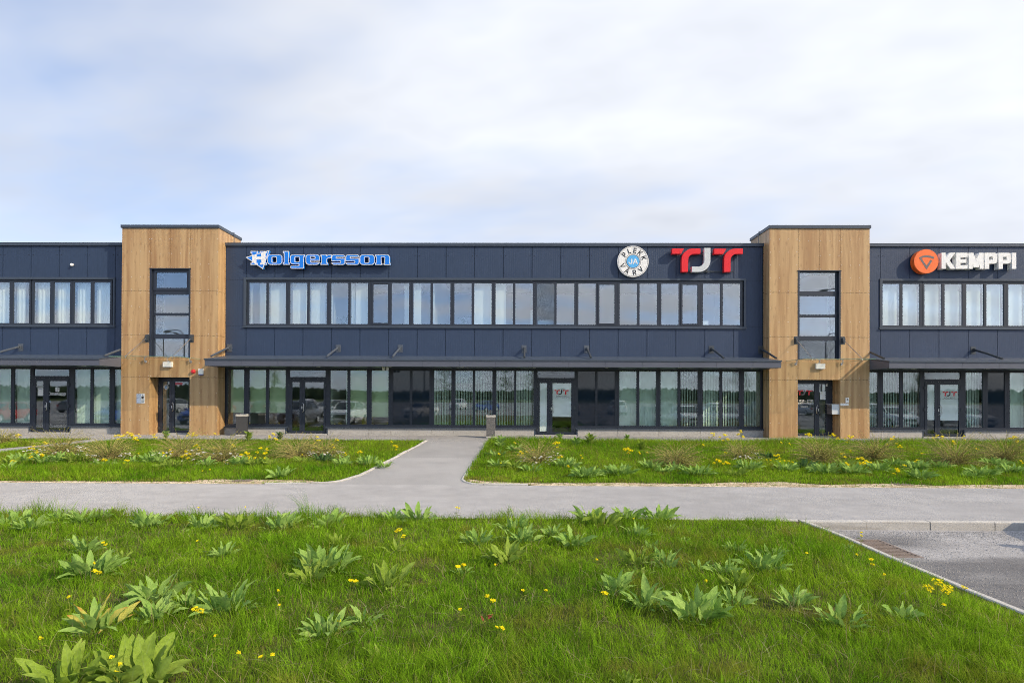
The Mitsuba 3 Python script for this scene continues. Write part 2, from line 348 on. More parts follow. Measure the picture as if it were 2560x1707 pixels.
BUSH = """-13.19 17.17 1.12 0.71 w;-11.35 16.44 0.94 0.61 w;-9.57 16.90 0.92 0.72 w;-8.11 16.41 1.07 0.68 w;-6.21 16.79 1.10 0.67 b;-5.54 17.05 0.80 0.57 w;0.51 16.00 0.70 0.70 w;4.13 15.86 0.95 0.66 b;6.15 16.72 0.87 0.58 w;8.33 16.72 1.16 0.69 b;10.03 17.09 1.12 0.66 b;11.60 16.13 1.20 0.77 b;13.61 16.99 1.11 0.73 b;-17.37 19.91 0.80 0.45 b"""
FLOWER_NEAR = """-4.17 5.87 0.18 0.11;-3.93 5.20 0.15 0.03;-2.53 4.68 0.23 0.10;-2.26 4.46 0.13 0.05;-1.93 4.13 0.14 0.06;-3.56 4.44 0.10 0.04;-4.90 7.03 0.18 0.07;-1.79 4.16 0.10 0.02;-1.72 4.19 0.09 0.02;-3.95 7.33 0.14 0.04;-2.68 3.94 0.18 0.04;-2.63 3.94 0.14 0.03;-2.74 3.91 0.12 0.02;-2.64 3.92 0.09 0.02;-1.39 6.99 0.32 0.12;-1.51 5.40 0.24 0.09;-1.43 4.77 0.13 0.04;-0.25 4.89 0.27 0.09 r;-0.17 4.73 0.10 0.04;-0.12 4.70 0.09 0.03;-0.64 6.37 0.11 0.04 d;-0.58 6.40 0.12 0.03 d;-0.95 9.15 0.21 0.10;0.04 5.65 0.08 0.02;0.73 5.21 0.21 0.08;1.82 5.85 0.13 0.03;-0.13 4.73 0.08 0.03;3.72 5.38 0.26 0.20;3.86 6.63 0.15 0.09;3.71 6.14 0.13 0.05;4.48 6.13 0.11 0.08;4.67 8.25 0.20 0.07;-0.50 5.14 0.07 0.02;-2.24 5.59 0.10 0.02;-2.08 5.20 0.08 0.02;-4.27 9.34 0.17 0.03;-5.00 9.32 0.16 0.03;1.72 9.01 0.11 0.03;0.87 6.70 0.08 0.02;0.04 5.65 0.08 0.02;0.26 5.65 0.08 0.02;-4.56 6.41 0.12 0.03;3.36 7.05 0.11 0.03;-0.25 6.41 0.12 0.02;3.95 7.07 0.09 0.02;3.74 5.33 0.11 0.04"""
FLOWER_FAR = """-13.79 16.90 0.33 0.29;-13.11 16.15 0.26 0.37;-12.88 15.12 0.19 0.14;-17.20 20.38 0.31 0.19;-14.51 18.18 0.30 0.17;-12.83 15.66 0.21 0.13;-13.00 19.77 0.45 0.29;-12.84 19.77 0.41 0.21;-13.29 19.75 0.36 0.24;-12.54 19.46 0.29 0.18;-12.84 20.11 0.35 0.13;-12.32 20.13 0.34 0.16;-11.33 20.41 0.37 0.14;-11.14 20.41 0.37 0.22;-9.11 16.30 0.29 0.26;-9.44 17.48 0.33 0.19;-9.71 16.27 0.25 0.13;-9.74 16.65 0.29 0.13;-7.39 16.14 0.29 0.28;-6.99 16.16 0.41 0.39;-8.41 17.52 0.33 0.16;-8.37 20.30 0.39 0.30;-5.93 17.20 0.37 0.21;-6.41 18.99 0.42 0.18;-5.51 17.64 0.33 0.16;-5.72 18.72 0.39 0.12;-10.82 15.52 0.14 0.12;-10.13 15.35 0.18 0.14;-10.61 16.62 0.13 0.07;-7.56 15.99 0.18 0.09;-8.68 17.09 0.30 0.14;-7.31 13.79 0.09 0.05;-7.25 14.00 0.10 0.05;-10.57 20.68 0.34 0.11;-5.96 16.41 0.21 0.11;-5.69 17.21 0.31 0.09;1.18 18.81 0.31 0.25;-3.87 18.61 0.20 0.22;-4.48 16.85 0.25 0.13;-4.89 16.84 0.20 0.09;-4.19 19.60 0.22 0.10;0.04 16.64 0.29 0.16;0.20 16.65 0.28 0.09;3.10 17.14 0.33 0.25;3.42 17.15 0.23 0.10;3.65 17.16 0.22 0.09;1.68 16.33 0.24 0.10;1.12 16.31 0.23 0.15;-0.58 17.00 0.19 0.09;-0.46 15.24 0.13 0.06;0.39 17.44 0.23 0.09;1.21 14.87 0.14 0.08;-0.15 19.25 0.24 0.09;8.04 21.88 0.41 0.26;7.13 20.98 0.36 0.36;6.77 21.20 0.38 0.20;10.13 21.11 0.39 0.25;11.35 20.81 0.35 0.31;10.98 21.15 0.38 0.20;10.98 20.80 0.29 0.14;5.18 15.76 0.22 0.19;5.37 15.64 0.15 0.17;6.74 16.16 0.17 0.28 d;7.16 16.68 0.23 0.20;7.14 15.97 0.18 0.23 d;9.11 16.98 0.25 0.16;9.10 16.04 0.24 0.28;9.06 15.77 0.18 0.25;8.40 15.55 0.18 0.19;9.15 14.67 0.16 0.16;9.72 15.28 0.17 0.10;12.71 20.53 0.36 0.25;14.72 21.31 0.34 0.37;15.68 21.35 0.31 0.14;16.88 20.71 0.37 0.30;13.28 16.05 0.19 0.11;11.52 18.30 0.32 0.12;11.34 17.06 0.25 0.10;5.89 17.25 0.22 0.09;8.55 19.11 0.28 0.08;8.37 19.30 0.30 0.08;11.41 18.75 0.30 0.10;13.99 19.53 0.33 0.16;13.54 17.95 0.28 0.11;10.49 17.42 0.27 0.09;9.61 17.55 0.28 0.08;10.49 15.95 0.21 0.13;12.83 16.04 0.19 0.07;5.79 19.00 0.25 0.08;6.84 15.82 0.16 0.13 d"""

# ---------------------------------------------------------------- ground, paths, lawns
def level(z):
    return lambda x, y: np.full(len(x), z)


def slope(dz):
    return lambda x, y: gz(y) + dz


put('ground', cat(box(-3000, 3000, -3000, 3000, -0.9, -0.45)), 'field', kind='structure')
put('parking_lot', flat(sbox(-150, -150, 150, 9.52).difference(sbox(4.85, 7.87, 5.25, 8.83)), level(-0.12)), 'parking_asphalt', kind='structure')
FOOT = sbox(-75, 9.66, 75, 13.16)
ARC_L = [(-4.02, 13.50), (-4.24, 13.30), (-4.75, 13.20), (-5.6, 13.15)]
ARC_R = [(-1.33, 13.75), (-1.24, 13.50), (-1.05, 13.28), (-0.75, 13.18), (0.2, 13.14)]
PATH_L = [(-3.33, 21.74), (-3.52, 18.0), (-3.75, 14.3)] + ARC_L
PATH_R = [(-1.16, 21.74), (-1.27, 16.5), (-1.33, 14.2)] + ARC_R
ENTRY = Polygon(PATH_L + [(-5.6, 13.14), (0.2, 13.12)] + PATH_R[::-1])
SIDE = Polygon([(-18.95, 13.14), (-17.85, 13.14), (-16.1, 17.0), (-15.3, 19.1), (-14.7, 21.1), (-14.5, 21.76), (-15.6, 21.76), (-15.95, 19.9), (-16.5, 18.85), (-17.1, 17.4)])
WALK = sbox(-34, 21.75, 34, 24.3)
put('footpath', flat(FOOT, slope(0.0)), 'footpath_asphalt', kind='structure')
put('entrance_path', flat(ENTRY.difference(FOOT), slope(0.0)), 'path_asphalt', kind='structure')
put('side_path', flat(SIDE.difference(FOOT).difference(WALK), slope(0.002)), 'path_asphalt', kind='structure')
put('walkway', flat(WALK, slope(0.0)), 'path_asphalt', kind='structure')
STRIP = sbox(-75, 13.16, 75, 21.74).difference(ENTRY.buffer(0.085)).difference(SIDE)
TINY = 0.012


EDGE = [(4.46, 9.50, 0.012), (4.72, 8.95, -0.070), (4.74, 7.8, -0.082), (4.78, 6.5, -0.085), (4.86, 4.8, -0.085), (5.0, 0.0, -0.085), (5.2, -8.0, -0.085)]


def edge_x(y):
    return np.interp(y, [e[1] for e in EDGE[::-1]], [e[0] for e in EDGE[::-1]])


def edge_z(y):
    return np.interp(y, [e[1] for e in EDGE[::-1]], [e[2] for e in EDGE[::-1]])


def lawn_z(x, y):
    q = np.stack([x * 0.55, y * 0.55, x * 0], -1)
    d = np.clip((edge_x(y) - x) / 1.0, 0, 1)
    near = 1 - d * d * (3 - 2 * d)
    return 0.005 + 0.05 * (meshkit.fbm(q, 3, 5) - 0.5) * np.clip(np.minimum(9.56 - y, edge_x(y) - x) / 0.8, 0, 1) + near * (edge_z(y) - 0.03)


def grid(x0, x1, y0, y1, nx, ny, zf):
    X, Y = np.meshgrid(np.linspace(x0, x1, nx), np.linspace(y0, y1, ny))
    i = np.arange(nx * ny).reshape(ny, nx)
    f = np.concatenate([np.stack([i[:-1, :-1], i[:-1, 1:], i[1:, 1:]], -1).reshape(-1, 3), np.stack([i[:-1, :-1], i[1:, 1:], i[1:, :-1]], -1).reshape(-1, 3)])
    return np.column_stack([X.ravel(), Y.ravel(), zf(X.ravel(), Y.ravel())]), f


lv, lf = grid(0, 1, -14.0, 9.56, 100, 150, lambda x, y: x * 0)
lv[:, 0] = -9.0 + (edge_x(lv[:, 1]) + 9.0) * lv[:, 0] ** 0.8
lv[:, 2] = lawn_z(lv[:, 0], lv[:, 1])
skirt = cat(box(-9.0, 4.44, -14.0, 9.56, -0.40, -0.14))
put('near_lawn', cat((lv, lf), skirt), 'soil', kind='structure', smooth=False)
GRATES = union_all([sbox(8.43, 13.45, 8.77, 13.79), sbox(-6.44, 13.41, -6.06, 13.79)])
put('far_lawn', flat(STRIP.difference(GRATES), slope(-0.003)), 'soil', kind='structure')
put('back_ground', cat(box(-75, 75, 9.0, 60, -0.44, -0.16)), 'soil', kind='structure')
# worn sandy margin along the footpath
top = [(x, 13.165 + 0.12 + 0.60 * float(meshkit.fbm(np.array([[x * 0.9, 2.0, 1.0]]), 4, 2)[0]) * (0.55 if x < -7.5 else 1.0)) for x in np.arange(0.0, 19.01, 0.12)]
SAND_R = Polygon([(-1.16, 13.40), (-1.20, 13.95), (-1.0, 13.80)] + [(x - 0.75, y) for x, y in top] + [(18.3, 13.145), (-0.3, 13.145), (-0.8, 13.2)]).buffer(0)
top = [(x, 13.165 + 0.02 + 0.62 * float(meshkit.fbm(np.array([[x * 0.8, 7.0, 1.0]]), 4, 4)[0]) * (0.5 if x < -7.3 else 1.1)) for x in np.arange(-14.0, -4.49, 0.12)]
SAND_L = Polygon([(-14.0, 13.145)] + top + [(-4.38, 13.38), (-4.75, 13.23), (-5.6, 13.145)]).buffer(0)
SAND = union_all([SAND_L, SAND_R]).difference(ENTRY.buffer(0.083))
put('bare_soil', flat(SAND.difference(GRATES), slope(0.002)), 'sand', kind='structure')


def stones(key, pts, w, z0, z1, mat_, step=1.0, kind='structure', zf=None, zfun=None):
    """Kerb stones butted along a polyline (to its right), each a piece of its own."""
    used.setdefault(key, 0)
    line = LineString(pts)
    n = max(1, int(round(line.length / step)))
    tag(key, None, None, None, kind)
    for i in range(n):
        a, b = line.length * i / n + 0.006, line.length * (i + 1) / n - 0.006
        mids = [a] + [line.project(Point(p)) for p in pts[1:-1] if a + 0.03 < line.project(Point(p)) < b - 0.03] + [b]
        P = np.array([line.interpolate(s).coords[0] for s in mids])
        d = np.gradient(P, axis=0); d /= np.linalg.norm(d, axis=1, keepdims=True)
        nrm = np.stack([d[:, 1], -d[:, 0]], 1)
        jig = rng.normal(0, 0.005, 2)
        L, Rr = P + nrm * jig[0], P + nrm * (w + jig[0])
        zb = (zfun(P[:, 1]) if zfun else gz(P[:, 1]) if zf is None else zf) + jig[1]
        c = min(0.012, abs(w) / 5); sg = 1 if w > 0 else -1
        rows = []
        for k in range(len(P)):
            zz = zb[k] if np.ndim(zb) else zb
            u = nrm[k]
            rows.append([[*L[k], zz + z0], [*L[k], zz + z1 - c], [*(L[k] + u * c * sg), zz + z1], [*(Rr[k] - u * c * sg), zz + z1], [*Rr[k], zz + z1 - c], [*Rr[k], zz + z0]])
        V = np.array(rows).reshape(-1, 3); F = []
        for k in range(len(P) - 1):
            for j in range(6):
                p, q = k * 6 + j, k * 6 + (j + 1) % 6
                F += [[p, q, q + 6], [p, q + 6, p + 6]]
        e = (len(P) - 1) * 6
        F += [[0, j + 1, j] for j in range(1, 5)] + [[e, e + j, e + j + 1] for j in range(1, 5)]
        put(key + '__stone', (V, np.array(F)), mat_)


stones('kerb', [(4.46 + 1.003 * 14, 9.66), (4.46, 9.66)], -0.14, -0.2, 0.008, 'kerb_concrete', 1.003, zf=0.0)
stones('lawn_edging', [e[:2] for e in EDGE], -0.085, -0.2, 0.0, 'kerb_concrete', 1.0, zfun=edge_z)
stones('footpath_edging', [(-12.0, 9.585), (4.44, 9.585)], -0.07, -0.2, 0.010, 'kerb_concrete', 1.0, zf=0.0)
stones('path_edging', PATH_L, 0.085, -0.12, 0.028, 'kerb_concrete', 1.0)
stones('path_edging_right', PATH_R, -0.085, -0.12, 0.028, 'kerb_concrete', 1.0)
labels['path_edging'] = {'kind': 'structure'}; labels['path_edging_right'] = {'kind': 'structure'}

# ---------------------------------------------------------------- the building
B = thing('office_building', 'long two-storey office block clad in dark navy panels with two timber-look entrance towers', 'building')
WY, TY, BASE = 24.0, 23.411, 0.38
TL0, TL1, TR0, TR1 = -15.67, -11.845, 9.700, 13.570
XL, XR = -32.0, 32.0


def panel(x0, x1, z0, z1, key='wall_panel'):
    """Ribbed sandwich panel: shallow grooves, 8 mm joints."""
    x0, x1 = x0 + 0.006, x1 - 0.006
    n = max(1, int(round((x1 - x0) / 0.076)))
    xs, ys = [x0, x0 + 0.004], [WY + 0.05, WY]
    for i in range(1, n):
        c = x0 + (x1 - x0) * i / n
        xs += [c - 0.010, c - 0.004, c + 0.004, c + 0.010]; ys += [WY, WY + 0.0018, WY + 0.0018, WY]
    xs += [x1 - 0.004, x1]; ys += [WY, WY + 0.05]
    m = len(xs)
    V = np.array([[x, y, z] for z in (z0, z1) for x, y in zip(xs, ys)])
    i = np.arange(m - 1)
    F = np.vstack([np.stack([i, i + 1, i + 1 + m], 1), np.stack([i, i + 1 + m, i + m], 1)])
    return put(f'{B}__{key}', (V, F), 'dark_panel')


ZT, ZB = 7.952, 3.30                                                # panels from under the coping to behind the canopy
BANDS = [(XL, TL0, [(XL, -16.324)], -20.9195), (TL1, TR0, [(-11.103, 9.003)], -11.005), (TR1, XR, [(14.303, XR)], 14.345)]
PITCH = 1.1495
for a, b, holes, j0 in BANDS:
    h0, h1 = holes[0]
    k0, k1 = math.floor((a - j0) / PITCH), math.ceil((b - j0) / PITCH)
    for k in range(k0, k1):
        x0, x1 = max(a, j0 + k * PITCH), min(b, j0 + (k + 1) * PITCH)
        if x1 - x0 < 0.03:
            continue
        panel(x0, x1, 6.60, ZT)
        panel(x0, x1, ZB, 4.74)
        if x0 < h0 - 0.05:
            panel(x0, min(x1, h0 + 0.03), 4.746, 6.594)
        if x1 > h1 + 0.05:
            panel(max(x0, h1 - 0.03), x1, 4.746, 6.594)
    # core walls behind the cladding
    put(f'{B}__wall_core', cat(box(a, b, WY + 0.055, WY + 0.30, 6.56, 8.0), box(a, b, WY + 0.055, WY + 0.30, 3.06, 4.79),
                               box(a, max(a + 0.02, h0 + 0.10), WY + 0.055, WY + 0.30, 4.79, 6.56), box(min(b - 0.02, h1 - 0.10), b, WY + 0.055, WY + 0.30, 4.79, 6.56),
                               box(a, b, WY + 0.09, WY + 0.30, 0.1, 0.70)), 'dark_core')
    put(f'{B}__coping', cat(box(a, b, WY - 0.06, WY + 0.32, 7.972, 8.078), box(a, b, WY - 0.068, WY - 0.06, 7.952, 8.078)), 'dark_trim')
    for x in np.arange(a + 2.0, b, 3.1):
        put(f'{B}__coping_joint', box(x, x + 0.03, WY - 0.072, WY + 0.30, 7.955, 8.082), 'dark_trim')
    # window band trims
    put(f'{B}__window_trim', cat(box(max(h0, a), min(h1, b), WY - 0.040, WY + 0.02, 6.594, 6.682)), 'dark_trim')
    put(f'{B}__window_sill', cat(box(max(h0 - 0.03, a), min(h1 + 0.03, b), WY - 0.075, WY + 0.05, 4.672, 4.712), box(max(h0 - 0.03, a), min(h1 + 0.03, b), WY - 0.02, WY + 0.05, 4.712, 4.758)), 'dark_trim')
    if h0 > a:
        put(f'{B}__window_trim', box(h0, h0 + 0.10, WY - 0.038, WY + 0.02, 4.758, 6.594), 'dark_trim')
    if h1 < b:
        put(f'{B}__window_trim', box(h1 - 0.075, h1, WY - 0.038, WY + 0.02, 4.758, 6.594), 'dark_trim')
    # small fixings near the panel joints
    fx = [cat(box(x + s - 0.02, x + s + 0.02, WY - 0.006, WY + 0.001, 7.575, 7.590)) for x in np.arange(j0 + k0 * PITCH, b, PITCH) for s in (-0.085, 0.085) if a < x + s < b]
    put(f'{B}__panel_fixing', cat(*fx), 'dark_core', kind='stuff')

# rooms behind the glass
put(f'{B}__floor_slab', cat(box(XL, XR, WY + 0.10, 31, 0.20, 0.42), box(XL, XR, WY + 0.31, 31, 3.12, 4.22), box(XL, XR, WY + 0.31, 31, 7.2, 7.9)), 'room_floor')
put(f'{B}__back_wall', cat(box(XL, XR, 30.6, 31, 0.42, 7.2)), 'room_wall')
for x in (-28, -22.4, -16.2, -11.3, -7.68, -3.5, 0.615, 4.0, 9.95, 13.9, 17.62, 22.0, 28.0):
    put(f'{B}__partition_wall', cat(box(x - 0.04, x + 0.04, WY + 0.32, 30.6, 0.42, 3.12), box(x - 0.04, x + 0.04, WY + 0.32, 30.6, 4.22, 7.2)), 'room_wall')
put(f'{B}__end_wall', cat(box(XL, XL + 0.2, WY + 0.31, 40, 0, 7.95)), 'dark_panel')
put(f'{B}__end_wall', cat(box(XR - 0.2, XR, WY + 0.31, 40, 0, 7.95)), 'dark_panel')
put(f'{B}__roof', cat(box(XL, XR, WY + 0.33, 40, 7.9, 8.0)), 'dark_core')


def folds(x0, x1, z0, z1, y, period=0.09, amp=0.018, seed=0):
    n = max(4, int((x1 - x0) / period * 6)); x = np.linspace(x0, x1, n)
    r = np.random.default_rng(seed); ph = np.cumsum(r.uniform(0.7, 1.3, n)) * 2 * np.pi / 6
    yy = y + amp * np.sin(ph)
    V = np.concatenate([np.column_stack([x, yy, np.full(n, z0)]), np.column_stack([x, yy, np.full(n, z1)])])
    i = np.arange(n - 1)
    return V, np.vstack([np.stack([i, i + 1, i + 1 + n], 1), np.stack([i, i + 1 + n, i + n], 1)])


def slats(x0, x1, z0, z1, y, angle, pitch=0.105, w=0.118, seed=0):
    r = np.random.default_rng(seed); ms = []
    for x in np.arange(x0 + pitch / 2, x1, pitch):
        a = angle + r.normal(0, 0.05)
        c, s = math.cos(a) * w / 2, math.sin(a) * w / 2
        V = np.array([[x - c, y - s, z0], [x, y - 0.006, z0], [x + c, y + s, z0], [x - c, y - s, z1], [x, y - 0.006, z1], [x + c, y + s, z1]])
        ms.append((V, np.array([[0, 1, 4], [0, 4, 3], [1, 2, 5], [1, 5, 4]])))
    return cat(*ms)


def pane_at(x0, x1, z0, z1, y):
    V = np.array([[x0, y, z0], [x1, y, z0], [x1, y, z1], [x0, y, z1]])
    return V, np.array([[0, 1, 2], [0, 2, 3]])


BLIND_Y = WY + 0.24
nblind = [0]


def hang(key, spec, x0, x1, z0, z1):
    """Blinds behind one pane; spec is a list of (kind, *numbers)."""
    nblind[0] += 1
    for s in spec:
        k = s[0]
        w = x1 - x0
        if k == 'cur':                                              # curtain from fraction a to b
            put(key + '__curtain', folds(x0 + w * s[1] - 0.01, x0 + w * s[2] + 0.01, z0 - 0.1, z1 + 0.1, BLIND_Y, 0.13, 0.016, nblind[0]), 'curtain')
        elif k == 'flat':
            put(key + '__curtain', folds(x0 + w * s[1], x0 + w * s[2], z0 - 0.1, z1 + 0.1, BLIND_Y, 0.35, 0.004, nblind[0]), 'curtain')
        elif k == 'slat':
            put(key + '__vertical_blind', slats(x0 - 0.03, x1 + 0.03, z0 - 0.06, z1 + 0.1, BLIND_Y, s[1], seed=nblind[0], pitch=s[2] if len(s) > 2 else 0.105), 'blind')
        elif k == 'roll':
            put(key + '__roller_blind', cat(pane_at(x0 - 0.04 + w * (s[2] if len(s) > 2 else 0), x1 + 0.04, s[1], z1 + 0.1, BLIND_Y), box(x0 - 0.04 + w * (s[2] if len(s) > 2 else 0), x1 + 0.04, BLIND_Y - 0.008, BLIND_Y + 0.008, s[1] - 0.025, s[1])), 'roller')
        elif k == 'screen':
            put(key + '__dark_screen', pane_at(x0 - 0.04, x1 + 0.04, z0 - 0.05, z1 + 0.1, BLIND_Y - 0.08), 'screen')


FY = WY + 0.028


def window(panes, z0, z1, f0, f1, fz0, fz1, glass, blinds, casement=(), dark=()):
    w = uniq(f'{B}__window')
    bars = [box(f0, f1, FY, FY + 0.085, z1, fz1), box(f0, f1, FY, FY + 0.085, fz0, z0)]
    edges = [f0] + [v for p in panes for v in p] + [f1]
    for a, b in zip(edges[::2], edges[1::2]):
        bars.append(box(a, b, FY, FY + 0.085, z0, z1))
    put(w + '__frame', cat(*bars), 'dark_frame')
    for i, (a, b) in enumerate(panes):
        q0, q1, r0, r1 = a, b, z0, z1
        if i in casement:
            put(w + '__casement', ring(a - 0.012, b + 0.012, z0 - 0.012, z1 + 0.012, 0.060, FY - 0.022, FY + 0.03), 'dark_frame')
            q0, q1, r0, r1 = a + 0.040, b - 0.040, z0 + 0.040, z1 - 0.040
        else:
            pass
        put(w + '__pane', pane_at(q0, q1, r0, r1, FY + 0.030), ('glass_tinted' if z0 > 4 else 'glass_dark') if i in dark else glass)
        hang(w, blinds[i], a, b, z0, z1)
    return w


# upper windows, main block
UB = {0: ([('cur', 0, .10), ('flat', .50, 1)], [('flat', 0, 1)]), 1: ([('flat', .05, 1)], [('flat', 0, .83)]), 2: ([], [('cur', 0, .14), ('flat', .22, 1)]),
      3: ([], [('flat', .68, .95)]), 4: ([('flat', 0, .42)], []), 5: ([], [('flat', 0, 1)]), 6: ([('flat', 0, .6)], []), 7: ([('screen',)], []),
      8: ([], []), 9: ([], []), 10: ([], []), 11: ([], [])}
for k in range(12):
    x = -10.909 + 1.657 * k
    p = [(x, x + 0.696), (x + 0.792, x + 1.495)]
    f0, f1 = (x - 0.079, x + 1.574) if k else (x - 0.079, x + 1.574)
    window(p, 4.833, 6.487, f0 + 0.002, f1, 4.76, 6.592, 'glass_upper', UB[k], casement={3: (0,), 8: (1,), 10: (1,)}.get(k, ()), dark=(0,) if k == 7 else ())
# upper windows, left wing and right wing
CURT = [('cur', 0, 1)]
for i, p in enumerate([[(-18.025, -17.35), (-17.22, -16.552)], [(-19.668, -19.004), (-18.852, -18.188)], [(-21.34, -20.663), (-20.51, -19.856)], [(-22.98, -22.3), (-22.15, -21.49)], [(-24.6, -23.95), (-23.8, -23.14)]]):
    window(p, 4.833, 6.487, p[0][0] - 0.078, p[1][1] + 0.078, 4.76, 6.592, 'glass_upper', [CURT, CURT] if i != 2 else [[('cur', 0, 1)], [('cur', 0, .52), ('cur', .9, 1)]])
for p in [[(14.434, 15.128), (15.231, 15.918)], [(16.093, 16.786), (16.888, 17.588)], [(17.737, 18.44), (18.53, 19.227)], [(19.392, 20.09), (20.18, 20.88)], [(21.05, 21.75), (21.84, 22.54)]]:
    window(p, 4.833, 6.487, p[0][0] - 0.08, p[1][1] + 0.08, 4.76, 6.592, 'glass_upper', [[('flat', 0, 1)], [('flat', 0, 1)]])
put(f'{B}__blank_band', cat(box(XL, -24.70, WY + 0.01, WY + 0.05, 4.758, 6.594)), 'dark_frame')
put(f'{B}__blank_band', cat(box(22.64, XR, WY + 0.01, WY + 0.05, 4.758, 6.594)), 'dark_frame')

# ground floor windows
GZ = (0.80, 2.985, 0.712, 3.06)
S2, S5, S9 = [('slat', 0.10)], [('slat', 0.75)], [('slat', 1.15)]
GROUND = [([(-11.756, -11.086)], [[('roll', 1.27, .12)]], ()), ([(-10.886, -10.197), (-10.089, -9.401)], [[('roll', 1.27)], [('roll', 1.27)]], ()),
          ([(-7.60, -6.915), (-6.802, -6.128)], [[('cur', .86, 1)], [('roll', 1.12)]], ()), ([(-5.939, -5.256)], [[('roll', 1.12)]], ()),
          ([(-5.074, -4.396), (-4.296, -3.609)], [[('screen',)], [('screen',)]], (0, 1)), ([(-3.426, -2.729)], [[('slat', 1.12)]], ()),
          ([(-2.559, -1.867), (-1.772, -1.083)], [S9, S9], ()), ([(-0.915, -0.211), (-0.124, 0.57)], [[('slat', 1.2)], [('slat', .95)]], ()),
          ([(2.346, 3.032), (3.128, 3.819)], [[('screen',)], [('screen',)]], (0, 1)), ([(3.999, 4.683), (4.785, 5.469)], [S2, [('slat', .25)]], ()),
          ([(5.644, 6.328), (6.434, 7.122)], [S2, [('slat', .95)]], ()), ([(7.312, 7.987), (8.09, 8.769)], [[('slat', .55)], [('slat', .85)]], ()), ([(8.955, 9.62)], [S5], ()),
          ([(-24.2, -23.55), (-23.4, -22.75)], [S2, S2], ()), ([(-22.3, -21.65), (-21.25, -20.571)], [S2, S2], ()), ([(-20.438, -19.79)], [[('slat', .3)]], ()),
          ([(-17.985, -17.334), (-17.22, -16.553)], [S2, S2], ()), ([(-16.358, -15.72)], [S2], ()),
          ([(13.62, 14.259)], [[('slat', .45)]], ()), ([(14.46, 15.125), (15.248, 15.928)], [[('slat', .7)], [('slat', .65)]], ()), ([(17.715, 18.39)], [[('slat', .5)]], ()),
          ([(18.585, 19.25)], [[('screen',)]], (0,)), ([(19.448, 20.1), (20.2, 20.86)], [S2, S2], ()), ([(21.05, 21.7), (21.8, 22.5)], [S2, S2], ())]
GROUND.sort(key=lambda g: g[0][0][0])
DOORS = [(-19.73, -18.125), (-9.333, -7.721), (0.653, 2.282), (16.02, 17.60)]
ends = sorted([(g[0][0][0], g[0][-1][1]) for g in GROUND] + DOORS)
WINGS = [(-24.4, TL0), (TL1, TR0), (TR1, 22.7)]
for panes, bl, dark in GROUND:
    a, b = panes[0][0], panes[-1][1]
    lo = max([e[1] for e in ends if e[1] <= a + 1e-6] + [-99]); hi = min([e[0] for e in ends if e[0] >= b - 1e-6] + [99])
    w0, w1 = next(w for w in WINGS if w[0] - .3 <= a and b <= w[1] + .3)
    dl = any(abs(lo - d[1]) < 1e-6 for d in DOORS); dr_ = any(abs(hi - d[0]) < 1e-6 for d in DOORS)
    f0 = max(w0, lo + 0.002 if dl else (lo + a) / 2 + 0.002); f1 = min(w1, hi - 0.002 if dr_ else (hi + b) / 2 - 0.002)
    window(panes, GZ[0], GZ[1], f0, f1, GZ[2], GZ[3], 'glass_lower', bl, dark=dark)
    sx0, sx1 = f0 - (0.03 if dl else 0), f1 + (0.03 if dr_ else 0)
    put(f'{B}__ground_sill', cat(box(sx0, sx1, WY - 0.095, WY + 0.06, 0.650, 0.700)), 'dark_trim')
    n = max(1, int(round((f1 - f0) / 1.24)))
    for i in range(n):
        c0, c1 = f0 + (f1 - f0) * i / n, f0 + (f1 - f0) * (i + 1) / n
        put(f'{B}__plinth_panel', box(c0 + 0.003, c1 - 0.003, WY - 0.035, WY + 0.05, 0.30, 0.650), 'concrete')
for a, b in ((XL, -24.4), (22.7, XR)):
    put(f'{B}__ground_wall', box(a, b, WY + 0.002, WY + 0.055, 0.3, 3.06), 'dark_trim')
for a, b in WINGS:
    put(f'{B}__window_header', box(a, b, WY + 0.012, WY + 0.09, 3.062, 3.32), 'dark_frame')


def dhandle(x, z, y, side, L=0.34):
    """Bow handle standing off the leaf; side +1 bends to the right."""
    b = 0.085 * side
    p = [(x, y, z + L / 2), (x + b * .55, y - 0.05, z + L / 2), (x + b * .92, y - 0.06, z + L / 2 - .03), (x + b, y - 0.06, z + L / 2 - .07), (x + b, y - 0.06, z), (x + b, y - 0.06, z - L / 2 + .07), (x + b * .92, y - 0.06, z - L / 2 + .03), (x + b * .55, y - 0.05, z - L / 2), (x, y, z - L / 2)]
    return tube(p, 0.013, 8)


